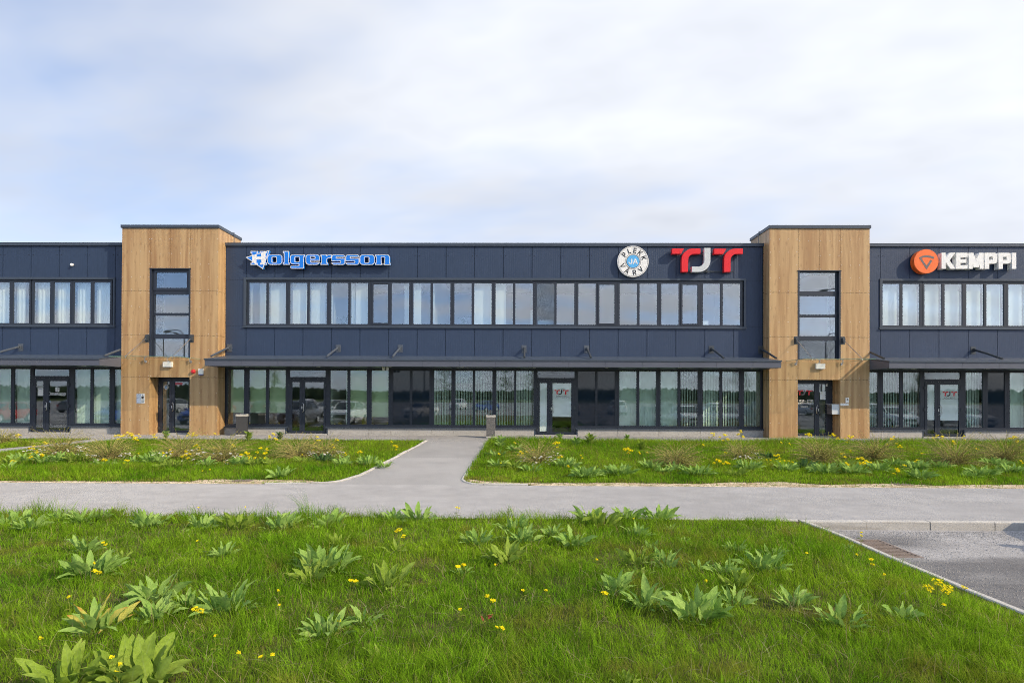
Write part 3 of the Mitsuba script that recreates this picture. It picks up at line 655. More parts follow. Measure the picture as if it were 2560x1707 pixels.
def door(x0, x1, leaves, top, y=FY, transom=None, z0=0.43, glass='glass_lower', handle=(0, 1), side=1):
    """Glazed double door: leaves are the glass spans, handle = (x, side)."""
    d = uniq(f'{B}__door')
    gz0, gz1 = 0.535, 2.49
    xs = [x0, x1]
    parts = [box(x0, x0 + 0.075, y, y + 0.09, z0, top), box(x1 - 0.075, x1, y, y + 0.09, z0, top), box(x0 + 0.075, x1 - 0.075, y, y + 0.09, 2.612, 2.70), box(x0 + 0.075, x1 - 0.075, y, y + 0.09, top - 0.075, top)]
    put(d + '__frame', cat(*parts), 'dark_frame')
    if transom:
        put(d + '__transom_pane', pane_at(x0 + 0.075, x1 - 0.075, 2.70, top - 0.075, y + 0.04), glass)
    mid = (leaves[0][1] + leaves[1][0]) / 2
    for i, (a, b) in enumerate(leaves):
        l0 = x0 + 0.079 if i == 0 else mid + 0.003
        l1 = mid - 0.003 if i == 0 else x1 - 0.079
        put(d + '__leaf', cat(box(l0, a, y - 0.018, y + 0.05, z0 + 0.012, 2.606), box(b, l1, y - 0.018, y + 0.05, z0 + 0.012, 2.606), box(a, b, y - 0.018, y + 0.05, gz1, 2.606), box(a, b, y - 0.018, y + 0.05, z0 + 0.012, gz0)), 'dark_frame')
        put(d + '__pane', pane_at(a, b, gz0, gz1, y + 0.012), glass)
        hx = l0 - 0.012 if i == 0 else l1 + 0.012
        for hz in (0.62, 1.50, 2.36):
            put(d + '__hinge', cat(box(hx - 0.02, hx + 0.02, y - 0.045, y - 0.002, hz - 0.06, hz + 0.06), box(hx - 0.045, hx + 0.045, y - 0.03, y - 0.002, hz - 0.018, hz + 0.018)), 'dark_metal')
    hx, sd = handle
    put(d + '__handle', dhandle(hx, 1.475, y - 0.018, sd), 'steel', smooth=40)
    put(d + '__lock', cat(box(hx - 0.016 - 0.01 * sd, hx + 0.016 - 0.01 * sd, y - 0.032, y - 0.018, 1.42, 1.52)), 'steel')
    put(d + '__threshold', box(x0 - 0.02, x1 + 0.02, y - 0.10, y + 0.1, BASE - 0.03, z0), 'kerb_concrete')
    return d


D0 = door(-19.73, -18.125, [(-19.545, -19.235), (-19.01, -18.272)], 3.06, transom=1, handle=(-19.13, 1))
D1 = door(-9.333, -7.721, [(-9.135, -8.83), (-8.622, -7.858)], 3.06, transom=1, handle=(-8.72, 1))
D2 = door(0.653, 2.282, [(0.815, 1.114), (1.326, 2.082)], 3.06, transom=1, handle=(1.29, 1), glass='glass_door')
D3 = door(16.02, 17.60, [(16.195, 16.493), (16.70, 17.437)], 3.06, transom=1, handle=(16.64, 1), glass='glass_door')
# jambs between doors and plinth
for a, b in DOORS:
    put(f'{B}__door_jamb', cat(box(a - 0.055, a - 0.002, WY - 0.04, WY + 0.05, BASE - 0.02, 0.66), box(b + 0.002, b + 0.055, WY - 0.04, WY + 0.05, BASE - 0.02, 0.66)), 'dark_trim')

# canopies over the ground floor
CY = 22.20


def canopy(x0, x1, joints, ends_):
    c = uniq(f'{B}__canopy')
    zw, zf = 3.552, 3.312
    V = np.array([[x, y, z] for x in (x0, x1) for y, z in ((WY - 0.002, zw), (CY - 0.02, zf), (CY - 0.02, zf - 0.045), (WY - 0.002, zw - 0.045))])
    F = np.array([[0, 1, 5], [0, 5, 4], [1, 2, 6], [1, 6, 5], [2, 3, 7], [2, 7, 6], [3, 0, 4], [3, 4, 7], [0, 3, 2], [0, 2, 1], [4, 5, 6], [4, 6, 7]])
    put(c + '__roof_sheet', (V, F[:, ::-1]), 'dark_trim')
    put(c + '__drip_edge', box(x0 - 0.012, x1 + 0.012, CY - 0.034, CY - 0.022, 3.262, 3.318), 'dark_trim')
    xs = [x0] + [j for j in joints if x0 < j < x1] + [x1]
    for a, b in zip(xs[:-1], xs[1:]):
        put(c + '__fascia_panel', box(a + 0.004, b - 0.004, CY, CY + 0.02, 3.042, 3.262), 'grey_fascia')
    put(c + '__soffit', box(x0 + 0.01, x1 - 0.01, CY + 0.022, WY - 0.001, 3.05, 3.075), 'dark_trim')
    for e, xe in (('l', x0), ('r', x1)):
        if e in ends_:
            xa, xb = (xe, xe + 0.02) if e == 'l' else (xe - 0.02, xe)
            V = np.array([[x, y, z] for x in (xa, xb) for y, z in ((CY + 0.022, 3.042), (WY - 0.003, 3.042), (WY - 0.003, 3.50), (CY + 0.022, 3.262))])
            F = np.array([[0, 2, 1], [0, 3, 2], [4, 5, 6], [4, 6, 7], [0, 1, 5], [0, 5, 4], [1, 2, 6], [1, 6, 5], [2, 3, 7], [2, 7, 6], [3, 0, 4], [3, 4, 7]])
            put(c + '__end_panel', (V, F), 'grey_fascia')
    for x in np.arange(x0 + 0.5, x1, 0.9):
        put(c + '__rivet', box(x - 0.008, x + 0.008, CY - 0.045, CY - 0.03, 3.314, 3.321), 'galvanised')
    for x in np.arange(x0 + 1.3, x1, 2.75):
        put(c + '__downlight', cat(box(x - 0.06, x + 0.06, CY + 0.55, CY + 0.67, 3.044, 3.052)), 'white_paint')
    return c


J = 1.3545
canopy(XL + 3, TL0 - 0.006, [-17.312 - J * k for k in range(12)], 'lr')
canopy(-11.725, 9.637, [-10.359 + J * k for k in range(15)], 'lr')
canopy(13.576, XR - 3, [14.894 + J * k for k in range(13)], 'lr')
for x in (-29, -24.5, -20.16, -15.74, -11.66, -7.27, -4.78, 0.183, 2.68, 7.64, 9.60, 13.61, 17.98, 22.4, 27.0):
    b = uniq(f'{B}__brace')
    put(b + '__plate', cat(box(x - 0.10, x + 0.10, WY - 0.016, WY - 0.001, 3.70, 4.0), box(x - 0.014, x + 0.014, WY - 0.13, WY - 0.016, 3.78, 3.92)), 'galvanised' if x < 5 else 'dark_metal')
    put(b + '__tube', tube([(x, WY - 0.10, 3.86), (x, 23.2, 3.645), (x, 22.55, 3.425)], 0.040, 10), 'galvanised' if x < 0 else 'dark_metal', smooth=40)
    put(b + '__pin', tube([(x - 0.05, WY - 0.10, 3.86), (x + 0.05, WY - 0.10, 3.86)], 0.028, 8), 'dark_metal', smooth=40)


# ---- timber towers
def slab(x0, x1, y0, y1, z0, z1):
    put(f'{B}__tower_panel', box(x0, x1, y0, y1, z0, z1), 'wood_laminate')


def tower(x0, x1, wx0, wx1, wtop, casement):
    g, t = 0.005, 0.012
    rows = [(0.36, 2.645), (2.645, 4.29), (4.29, 6.03), (6.03, 8.515)]
    mid = (wx0 + wx1) / 2
    for z0, z1 in rows:
        slab(x0 + 0.002, wx0 - g, TY, TY + t, z0 + g, z1 - g)
        slab(wx1 + g, x1 - 0.002, TY, TY + t, z0 + g, z1 - g)
    for a, b in ((wx0, mid), (mid, wx1)):
        slab(a + g, b - g, TY, TY + t, wtop + 0.02, 8.51)
        slab(a + g, b - g, TY, TY + t, 2.645, 3.385)
    DY = 25.29
    for xa, xb in ((x0, x0 + t), (x1 - t, x1)):
        for z0, z1 in rows:
            slab(xa, xb, TY + t + 0.001, WY - 0.002, z0 + g, z1 - g)
            if z1 > 8:
                slab(xa, xb, WY + 0.002, 24.72, 8.09, z1 - g)
                slab(xa, xb, 24.73, DY, 8.09, z1 - g)
    slab(x0 + t + .001, x1 - t - .001, DY - t, DY, 8.0, 8.51)
    # dark substructure, and the shaft behind with its openings
    iy = TY + 0.035
    core = [box(x0 + 0.03, wx0 - 0.015, iy, WY + 0.31, 0.36, 8.5), box(wx1 + 0.015, x1 - 0.03, iy, WY + 0.31, 0.36, 8.5), box(wx0 - 0.015, wx1 + 0.015, iy, WY + 0.31, wtop + 0.03, 8.5), box(wx0 - 0.015, wx1 + 0.015, iy, WY + 0.05, 2.67, 3.37),
            box(x0 + 0.03, x1 - 0.03, WY + 0.35, DY - 0.03, 8.01, 8.49)]
    put(f'{B}__tower_core', cat(*core), 'dark_core')
    # coping all round
    ck = uniq(f'{B}__tower_coping')
    put(ck, cat(box(x0 - 0.03, x1 + 0.03, TY - 0.05, TY + 0.25, 8.515, 8.632), box(x0 - 0.03, x0 + 0.27, TY + 0.25, DY + 0.05, 8.515, 8.632), box(x1 - 0.27, x1 + 0.03, TY + 0.25, DY + 0.05, 8.515, 8.632), box(x0 + 0.27, x1 - 0.27, DY - 0.25, DY + 0.05, 8.515, 8.632),
                box(x0 + 0.27, x1 - 0.27, TY + 0.25, DY - 0.25, 8.52, 8.56)), 'dark_trim')
    # tall stair window
    w = uniq(f'{B}__window')
    y = TY + 0.10
    put(w + '__reveal', cat(box(wx0 - 0.012, wx0 + 0.055, TY - 0.012, y, 3.39, wtop), box(wx1 - 0.055, wx1 + 0.012, TY - 0.012, y, 3.39, wtop), box(wx0 - 0.03, wx1 + 0.03, TY - 0.03, y, wtop, wtop + 0.035)), 'dark_frame')
    bars = [(3.39, 3.43), (4.175, 4.345), (5.085, 5.185), (5.915, 6.09)]
    top = wtop - 0.03
    fr = [box(wx0 + 0.055, wx0 + 0.10, y, y + 0.08, 3.43, top), box(wx1 - 0.10, wx1 - 0.055, y, y + 0.08, 3.43, top), box(wx0 + 0.055, wx1 - 0.055, y, y + 0.08, top, wtop)]
    fr += [box(wx0 + 0.10, wx1 - 0.10, y - 0.004, y + 0.08, a, b) for a, b in bars]
    put(w + '__frame', cat(*fr), 'dark_frame')
    a, b = wx0 + 0.10, wx1 - 0.10
    for k, (z0, z1) in enumerate([(3.43, 4.175), (4.345, 5.085), (5.185, 5.915), (6.09, top)]):
        if k == 3 and casement:
            put(w + '__casement', ring(a - 0.03, b + 0.03, z0 - 0.02, top + 0.02, 0.105, y - 0.03, y + 0.03), 'dark_frame')
            put(w + '__pane', pane_at(a + 0.075, b - 0.075, z0 + 0.085, top - 0.085, y + 0.01), 'glass_upper')
        else:
            put(w + '__pane', pane_at(a, b, z0, z1, y + 0.04), 'glass_tinted' if (k == 0 and not casement) else 'glass_upper')
    # stairwell side walls, stair flight behind the glass
    put(f'{B}__stair_wall', cat(box(wx0 - 0.02, wx0 + 0.0, WY + 0.315, 29, 0.42, 7.2), box(wx1, wx1 + 0.02, WY + 0.315, 29, 0.42, 7.2)), 'room_wall')
    put(f'{B}__stair_flight', cat(*[box(wx0 + 0.2, wx1 - 0.2, 25.6 + 0.27 * i, 25.9 + 0.27 * i, 2.45 + 0.165 * i, 2.50 + 0.165 * i) for i in range(11)]), 'room_floor')
    # screw heads of the cladding
    pts = []
    for xa, xb in ((x0 + 0.04, wx0 - 0.05), (wx1 + 0.05, x1 - 0.04)):
        for z0, z1 in rows:
            n = 4 if z1 - z0 > 2 else 3
            for z in np.linspace(z0 + 0.06, z1 - (0.06 if z1 < 8 else 0.42), n + 1):
                for x in np.linspace(xa, xb, 4)[[0, 1, 2, 3]]:
                    pts.append((x, z))
    for z in (wtop + 0.08, wtop + 0.62, wtop + 1.18, 2.70):
        for x in (wx0 + .05, (wx0 + mid) / 2, mid - .05, mid + .05, (mid + wx1) / 2, wx1 - .05):
            pts.append((x, z))
    s = 0.0095
    put(f'{B}__screw_heads', cat(*[box(x - s, x + s, TY - 0.003, TY + 0.001, z - s, z + s) for x, z in pts]), 'sign_silver', kind='stuff')
    # lightning conductor on the far part of the coping
    return w


tower(TL0, TL1, -14.54, -12.952, 6.895, True)
tower(TR0, TR1, 10.812, 12.440, 6.852, False)
put(f'{B}__conductor_wire', tube([(-11.80, 24.60, 8.0), (-11.80, 24.60, 8.55), (-11.79, 24.60, 8.66), (-12.2, 24.60, 8.655)], 0.012, 5), 'galvanised')
put(f'{B}__conductor_wire', tube([(9.655, 24.35, 8.12), (9.655, 24.35, 8.55), (9.65, 24.35, 8.66), (10.1, 24.35, 8.655)], 0.012, 5), 'galvanised')

# recessed tower doors with timber reveals
for x0, x1 in ((-14.54, -12.952), (10.812, 12.440)):
    slab(x0 - 0.012, x0 - 0.001, TY + 0.013, WY + 0.02, 0.37, 2.64)
    slab(x1 + 0.001, x1 + 0.012, TY + 0.013, WY + 0.02, 0.37, 2.64)
    put(f'{B}__door_soffit', box(x0, x1, TY + 0.014, WY + 0.02, 2.650, 2.66), 'dark_trim')
D4 = door(-14.538, -12.954, [(-14.362, -14.075), (-13.865, -13.12)], 2.64, y=WY - 0.02, handle=(-13.965, 1), glass='glass_lower')
D5 = door(10.814, 12.438, [(10.99, 11.722), (11.912, 12.172)], 2.64, y=WY - 0.02, handle=(11.865, -1), glass='glass_lower')


def glass_canopy(x0, x1, rods, z=3.36):
    g = uniq(f'{B}__glass_canopy')
    put(g + '__sheet', (np.array([[x0, TY - 1.60, z], [x1, TY - 1.60, z], [x1, TY - 0.02, z], [x0, TY - 0.02, z]]), np.array([[0, 1, 2], [0, 2, 3]])), 'glass_clear')
    put(g + '__sheet_edge', cat(box(x0, x1, TY - 1.606, TY - 1.600, z - 0.008, z + 0.008), box(x0 - 0.006, x0, TY - 1.6, TY - 0.02, z - 0.008, z + 0.008), box(x1, x1 + 0.006, TY - 1.6, TY - 0.02, z - 0.008, z + 0.008)), 'edge_green')
    for x in rods:
        put(g + '__rod', tube([(x, TY - 0.10, z + 0.80), (x, TY - 1.30, z + 0.03), (x, TY - 1.32, z - 0.03)], 0.011, 8), 'steel', smooth=40)
        put(g + '__bracket', cat(box(x - 0.075, x + 0.075, TY - 0.015, TY - 0.001, z + 0.66, z + 0.96), box(x - 0.05, x + 0.05, TY - 0.10, TY - 0.015, z + 0.72, z + 0.90)), 'dark_metal')
    for x in (x0 + 0.38, (x0 + x1) / 2, x1 - 0.38):
        put(g + '__clamp', cat(tube([(x, TY - 0.002, z - 0.10), (x, TY - 0.10, z - 0.10), (x, TY - 0.10, z + 0.03)], 0.018, 8), tube([(x, TY - 0.10, z + 0.009), (x, TY - 0.10, z + 0.03)], 0.035, 10), tube([(x - 0.0, TY - 0.002, z - 0.10), (x, TY - 0.02, z - 0.10)], 0.045, 10)), 'steel', smooth=40)


mat('edge_green', base_color=rgb(0.10, 0.22, 0.17), roughness=0.2)
glass_canopy(-15.056, -12.516, (-14.637, -12.87))
glass_canopy(10.339, 12.865, (10.732, 12.537))

# ---------------------------------------------------------------- signs and fittings on the facade
def holg():
    """Slab-serif lettering drawn in sign units (x right, y down), later scaled to metres."""
    def P(*p): return Polygon(p)
    def R(x0, y0, x1, y1, r=0.0):
        return sbox(x0 + r, y0 + r, x1 - r, y1 - r).buffer(r, quad_segs=6) if r else sbox(x0, y0, x1, y1)
    H = union_all([P((328, 240), (386, 240), (380, 385), (334, 385)), R(316, 231, 396, 252), R(316, 366, 396, 385), P((434, 240), (490, 240), (486, 385), (440, 385)), R(424, 231, 502, 252), R(424, 366, 502, 385), R(376, 292, 444, 326)])
    tri = P((262, 302), (528, 222), (455, 432))
    o = R(513, 270, 682, 383, 34).difference(R(563, 292, 620, 362, 10))
    l = union_all([R(708, 231, 758, 383), R(697, 231, 758, 250), R(697, 364, 770, 383)])
    g = union_all([R(780, 270, 930, 378, 32), R(884, 272, 936, 424, 8), R(884, 272, 949, 290)]).difference(R(832, 293, 886, 356, 8)).union(R(786, 400, 936, 428, 10)).union(R(894, 340, 936, 426, 10))
    e = R(964, 268, 1122, 383, 34).difference(R(1014, 289, 1072, 316, 6)).difference(P((1014, 336), (1130, 336), (1130, 358), (1024, 360)))
    r = union_all([R(1150, 270, 1206, 383), R(1140, 270, 1206, 288), R(1140, 365, 1220, 383), P((1200, 292), (1224, 270), (1262, 270), (1258, 306), (1226, 304), (1206, 322))])
    s = R(1268, 271, 1422, 383, 26).difference(R(1318, 291, 1434, 312, 5)).difference(R(1256, 341, 1374, 362, 5))
    s2 = affinity.translate(s, 165, 0)
    o2 = affinity.translate(o, 1085, 0)
    n = union_all([R(1790, 270, 1846, 383), R(1780, 270, 1846, 288), R(1780, 365, 1856, 383), R(1890, 296, 1942, 383), R(1880, 365, 1950, 383), R(1790, 270, 1942, 350, 26)]).difference(R(1846, 294, 1890, 372))
    return H, tri, [o, l, g, e, r, s, s2, o2, n]


def place(poly, x, z, u0, v0, s):
    """Sign units to facade metres: unit (u0, v0) lands on (x, z)."""
    return affinity.affine_transform(poly, [s, 0, 0, -s, x - s * u0, z + s * v0])


BLUE = thing('lettering_sign', 'blue slab-serif lettering with white outlines and a white arrow, left above the upper windows', 'sign')
H, tri, rest = holg()
us = 0.003400
pl = lambda g: place(g, -8.050, 7.377, 1100, 320, us)
for k, g in enumerate([H.union(tri)] + rest):
    q = pl(g)
    b = BLUE + '__letter'
    key = put(b, extr(q.buffer(0.004), WY - 0.245, 0.15), 'sign_blue_side', label='arrow-shaped first letter' if k == 0 else None)
    white = q.buffer(0.012, join_style=2).difference(q.buffer(-0.008, join_style=2))
    if k == 0:
        a, t = pl(H), pl(tri)
        both = a.intersection(t)
        white = union_all([a.buffer(0.010, join_style=2).difference(a.buffer(-0.010, join_style=2)).difference(t), t.buffer(0.012, join_style=2).difference(t.buffer(-0.012, join_style=2)), both])
        face = a.union(t).difference(white)
    else:
        face = q.buffer(-0.008, join_style=2)
    put(key + '__face', extr(face, WY - 0.252, 0.006), 'sign_blue')
    put(key + '__outline', extr(white, WY - 0.256, 0.010), 'sign_white')
put(BLUE + '__rail', cat(box(-10.7, -5.3, WY - 0.09, WY - 0.05, 7.50, 7.53), box(-10.7, -5.3, WY - 0.09, WY - 0.05, 7.22, 7.25), *[box(x - 0.02, x + 0.02, WY - 0.05, WY - 0.001, 7.2, 7.55) for x in (-10.2, -8.6, -7.0, -5.6)]), 'dark_metal')


def tjt():
    """The three shapes of the red and grey logo in units (y down)."""
    def arc(cx, cy, r, a0, a1, n=14):
        return [(cx + r * math.cos(math.radians(a)), cy - r * math.sin(math.radians(a))) for a in np.linspace(a0, a1, n)]
    bar = Polygon([(850, 195), (990, 195), (955, 258), (850, 258)])
    stem = Polygon([(963, 470), (963, 330)] + arc(1098, 330, 135, 180, 90) + [(1181, 195), (1181, 258), (1110, 258)] + arc(1110, 330, 72, 90, 180)[1:] + [(1036, 470)])
    jay = Polygon([(1228, 190), (1298, 190), (1298, 335)] + arc(1163, 335, 135, 0, -90)[1:] + [(1083, 470), (1083, 408), (1155, 408)] + arc(1155, 335, 73, -90, 0)[1:] + [(1228, 330)])
    return bar, stem, jay, affinity.translate(bar, 493, 2), affinity.translate(stem, 496, 0)


RED = thing('logo_sign', 'red and pale grey logo of three curved capital letters above the upper windows', 'sign')
ut = 0.003365
for k, g in enumerate(tjt()):
    q = place(g, 7.3848, 7.358, 1260, 330, ut)
    m = 'sign_silver' if k == 2 else 'sign_red'
    put(RED + '__letter', extr(q, WY - 0.285, 0.20), m, label='pale grey curved letter' if k == 2 else None)
put(RED + '__rail', cat(box(6.1, 8.7, WY - 0.085, WY - 0.055, 7.60, 7.63), box(6.4, 8.5, WY - 0.085, WY - 0.055, 6.93, 6.96), *[box(x - 0.02, x + 0.02, WY - 0.055, WY - 0.001, 6.90, 7.65) for x in (6.55, 7.45, 8.35)]), 'dark_metal')


def roundel(parent, cx, cz, R, y, depth, full=True):
    c = Point(cx, cz)
    put(parent + '__disc', extr(c.buffer(R, quad_segs=24), y + 0.012, depth), 'sign_white')
    put(parent + '__rim', extr(c.buffer(R * 0.955, quad_segs=24).difference(c.buffer(R * 0.938, quad_segs=24)).union(c.buffer(R * 0.505, quad_segs=24).difference(c.buffer(R * 0.485, quad_segs=24))), y + 0.006, 0.01), 'sign_black')
    put(parent + '__centre', extr(c.buffer(R * 0.405, quad_segs=24), y + 0.005, 0.01), 'sign_sky')
    put(parent + '__centre_ring', extr(c.buffer(R * 0.435, quad_segs=24).difference(c.buffer(R * 0.408, quad_segs=24)), y + 0.006, 0.01), 'sign_black')

    def put_char(ch, ang, flip, h):
        v, f = vf(meshkit.text_mesh(ch, h, 0.008, True))
        v[:, 0] -= (v[:, 0].min() + v[:, 0].max()) / 2; v[:, 0] *= 0.92; v[:, 1] -= h / 2
        a = math.radians(ang); r = R * 0.715
        rot = a - math.pi / 2 if not flip else a + math.pi / 2
        c_, s_ = math.cos(rot), math.sin(rot)
        x = v[:, 0] * c_ - v[:, 1] * s_ + r * math.cos(a); z = v[:, 0] * s_ + v[:, 1] * c_ + r * math.sin(a)
        put(parent + '__letter', (np.stack([cx + x, y + 0.008 - v[:, 2], cz + z], 1), f), 'sign_black')
    for ch, a in zip('PLEKK', (142, 110, 80, 50, 18)):
        put_char(ch, a, False, R * 0.31)
    for ch, a in zip('VÄRV', (-158, -122, -82, -46)):
        put_char(ch, a, True, R * 0.31)
    t = wall_text('JA', cx - R * 0.29, cz - R * 0.16, R * 0.31, y + 0.004, 0.008, True, R * 0.60)
    put(parent + '__letter', t, 'sign_white')


ROUND = thing('round_sign', 'round white sign with black ring lettering and a light blue centre', 'sign')
roundel(ROUND, 4.4926, 7.3226, 0.617, WY - 0.17, 0.10)
put(ROUND + '__bracket', cat(box(4.2, 4.24, WY - 0.06, WY - 0.001, 7.0, 7.6), box(4.75, 4.79, WY - 0.06, WY - 0.001, 7.0, 7.6)), 'dark_metal')

WHITE = thing('white_letter_sign', 'white block capitals with an orange disc emblem on the right wing', 'sign')
ORD = WHITE + '__disc'
cx, cz = 15.9414, 7.313
put(ORD, extr(Point(cx, cz).buffer(0.472, quad_segs=24), WY - 0.30, 0.24), 'sign_orange', smooth=40)
uk = 0.003035
em = Polygon([(512, 446), (524, 432), (560, 417), (605, 410), (655, 416), (706, 432), (698, 456), (650, 442), (605, 436), (565, 440), (540, 447), (608, 545), (656, 470), (682, 482), (608, 594)])
put(ORD + '__emblem', extr(place(em, cx, cz, 605, 488, uk), WY - 0.306, 0.01), 'sign_grey')


def kem():
    def P(*p): return Polygon(p)
    y0, y1 = 378, 586
    K = union_all([sbox(815, y0, 868, y1), P((868, 455), (920, y0), (990, y0), (918, 478), (992, y1), (928, y1), (868, 500))])
    E = union_all([sbox(1002, y0, 1056, y1), sbox(1002, y0, 1146, 436), sbox(1002, 462, 1132, 508), sbox(1002, 538, 1148, y1)])
    M = union_all([sbox(1166, y0, 1214, y1), sbox(1306, y0, 1354, y1), P((1166, y0), (1222, y0), (1260, 488), (1298, y0), (1354, y0), (1292, 566), (1228, 566))])
    Pp = union_all([sbox(1370, y0, 1424, y1), sbox(1370, y0, 1500, 518).union(sbox(1424, y0 + 28, 1526, 490).buffer(0)).union(Point(1478, 426).buffer(48)).union(Point(1478, 470).buffer(48))]).difference(sbox(1424, 428, 1474, 470))
    Pp = union_all([sbox(1370, y0, 1424, y1), sbox(1370, y0, 1526, 518).buffer(-36).buffer(36).union(sbox(1370, y0, 1430, 518))]).difference(sbox(1424, 428, 1474, 470))
    I = sbox(1716, y0, 1770, y1)
    return [K, E, M, Pp, affinity.translate(Pp, 176, 0), I]


for g in kem():
    put(WHITE + '__letter', extr(place(g, 17.978, 7.3422, 1290, 480, uk * 0.998), WY - 0.30, 0.235), 'sign_white')

# bullet camera, siren, lights, intercoms, post box
c = thing('security_camera', 'small white dome camera on the left wing between roof edge and window band', 'camera')
put(c + '__base', extr(Point(-18.085, 7.19).buffer(0.055, quad_segs=8), WY - 0.05, 0.05), 'white_paint')
m = trimesh.creation.icosphere(2, 0.05); m.apply_translation([-18.06, WY - 0.08, 7.16]); put(c + '__dome', m, 'white_paint', smooth=True)
for i, x in enumerate((-5.225, -5.075)):
    c = thing('soffit_camera', 'white dome camera under the canopy, %s of the close pair' % ('left' if not i else 'right'), 'camera', 'cameras under the long canopy')
    m = trimesh.creation.icosphere(2, 0.055); m.apply_translation([x, 23.0, 2.975]); put(c + '__dome', m, 'lamp_plastic', smooth=True)
    put(c + '__base', tube([(x, 23.0, 3.05), (x, 23.0, 2.99)], 0.06, 12), 'white_paint', smooth=40)
for x, z, side in ((-13.78, 3.145, 'left'), (11.632, 3.163, 'right')):
    c = thing('wall_light', f'white box light under the glass canopy of the {side} timber tower', 'light')
    put(c + '__housing', box(x - 0.17, x + 0.17, TY - 0.11, TY - 0.002, z - 0.09, z + 0.105), 'white_paint')
    put(c + '__diffuser', box(x - 0.155, x + 0.155, TY - 0.105, TY - 0.005, z - 0.102, z - 0.091), 'lamp_plastic')
    put(c + '__lip', ring(x - 0.17, x + 0.17, z - 0.09, z + 0.105, 0.012, TY - 0.115, TY - 0.111), 'lamp_plastic')
c = thing('fire_siren', 'small red round siren on the left timber tower beside a white box', 'siren')
put(c + '__body', tube([(-12.80, TY - 0.002, 2.875), (-12.80, TY - 0.05, 2.875), (-12.80, TY - 0.11, 2.875)], [0.075, 0.07, 0.05], 16), 'red_plastic', smooth=40)
put(c + '__base', tube([(-12.80, TY - 0.001, 2.875), (-12.80, TY - 0.02, 2.875)], 0.085, 16), 'red_plastic', smooth=40)
c = thing('alarm_box', 'white alarm box with a dark blue foot on the left timber tower', 'alarm')
put(c + '__cover', box(-12.575, -12.385, TY - 0.085, TY - 0.001, 2.765, 2.985), 'white_paint')
put(c + '__flasher', box(-12.56, -12.40, TY - 0.08, TY - 0.004, 2.735, 2.764), 'blue_print')
c = thing('intercom', 'silver intercom with black screen and keypad left of the left tower door', 'intercom')
put(c + '__plate', box(-14.862, -14.722, TY - 0.02, TY - 0.001, 1.622, 2.0), 'sign_silver')
put(c + '__screen', box(-14.838, -14.748, TY - 0.024, TY - 0.019, 1.80, 1.90), 'sign_black')
put(c + '__lens', tube([(-14.79, TY - 0.019, 1.955), (-14.79, TY - 0.027, 1.955)], 0.017, 10), 'sign_black')
put(c + '__keypad', cat(*[box(-14.835 + .033 * i, -14.815 + .033 * i, TY - 0.024, TY - 0.019, 1.65 + .03 * j, 1.668 + .03 * j) for i in range(3) for j in range(4)]), 'dark_metal')
c = thing('name_plate', 'pale blue grey name plate left of the silver intercom', 'plaque')
put(c + '__plate', box(-15.04, -14.875, TY - 0.012, TY - 0.001, 1.622, 2.0), 'plate_blue')
put(c + '__print', cat(box(-15.02, -14.93, TY - 0.0135, TY - 0.0125, 1.96, 1.972), *[box(-15.03, -14.89, TY - 0.0135, TY - 0.0125, 1.90 - .03 * k, 1.905 - .03 * k) for k in range(4)]), 'sign_grey')
mat('plate_blue', base_color=rgb(0.36, 0.44, 0.58), roughness=0.4)
c = thing('intercom', 'small white door intercom right of the right tower entrance', 'intercom')
put(c + '__plate', box(12.64, 12.765, TY - 0.025, TY - 0.001, 1.762, 1.955), 'white_paint')
put(c + '__lens', tube([(12.70, TY - 0.024, 1.905), (12.70, TY - 0.031, 1.905)], 0.02, 10), 'sign_black')
put(c + '__button', box(12.67, 12.735, TY - 0.029, TY - 0.024, 1.843, 1.865), 'sign_black')
c = thing('name_plate', 'white strip sign below the small white intercom', 'plaque')
put(c + '__plate', box(12.445, 12.757, TY - 0.012, TY - 0.001, 1.648, 1.738), 'white_paint')
put(c + '__print', cat(box(12.48, 12.58, TY - 0.0135, TY - 0.0125, 1.685, 1.705), box(12.61, 12.72, TY - 0.0135, TY - 0.0125, 1.685, 1.705)), 'sign_silver')
c = thing('post_box', 'dark grey post box with light side on the right tower reveal', 'mailbox')
V = np.array([[x, y, z] for x in (12.12, 12.438) for y, z in ((23.50, 1.30), (23.90, 1.30), (23.90, 1.66), (23.50, 1.70))])
put(c + '__body', cat(box(12.15, 12.436, 23.47, 23.86, 1.31, 1.68)), 'sign_grey')
put(c + '__lid', cat(box(12.14, 12.436, 23.46, 23.87, 1.681, 1.70), box(12.148, 12.436, 23.462, 23.469, 1.31, 1.68)), 'sign_silver')
put(c + '__slot', box(12.145, 12.149, 23.55, 23.78, 1.56, 1.585), 'sign_black')

# glazing stickers and notices (flat print on the panes, part of the doors)
SY = FY + 0.012
def stick(d, name, x0, x1, z0, z1, m='paper', y=None, lab=None):
    y = (SY if y is None else y) - 0.003
    put(f'{d}__{name}', box(x0, x1, y - 0.001, y, z0, z1), m, label=lab)
v = wall_text('OmaKapp', -19.045, 1.925, 0.125, SY - 0.003, 0.001, True, 0.71); put(D0 + '__lettering', v, 'sign_white')
put(D0 + '__emblem', cat(*[box(-18.765 + a, -18.765 + b, SY - 0.005, SY - 0.003, 2.075 + c, 2.075 + e) for a, b, c, e in ((0, .078, 0, .045), (0, .078, .055, .10), (0, .078, .11, .155), (.088, .165, 0, .072), (.088, .12, .082, .155), (.13, .165, .082, .155))]), 'sign_white')
stick(D0, 'notice', -19.475, -19.255, 1.90, 2.22); stick(D0, 'notice', -19.30, -19.245, 2.38, 2.47)
for k, (a, z) in enumerate(((-19.54, 2.40), (-19.53, 2.36), (-19.54, 2.30), (-19.52, 2.26))):
    stick(D0, 'notice_strip', a, -19.26, z - 0.012, z + 0.004)
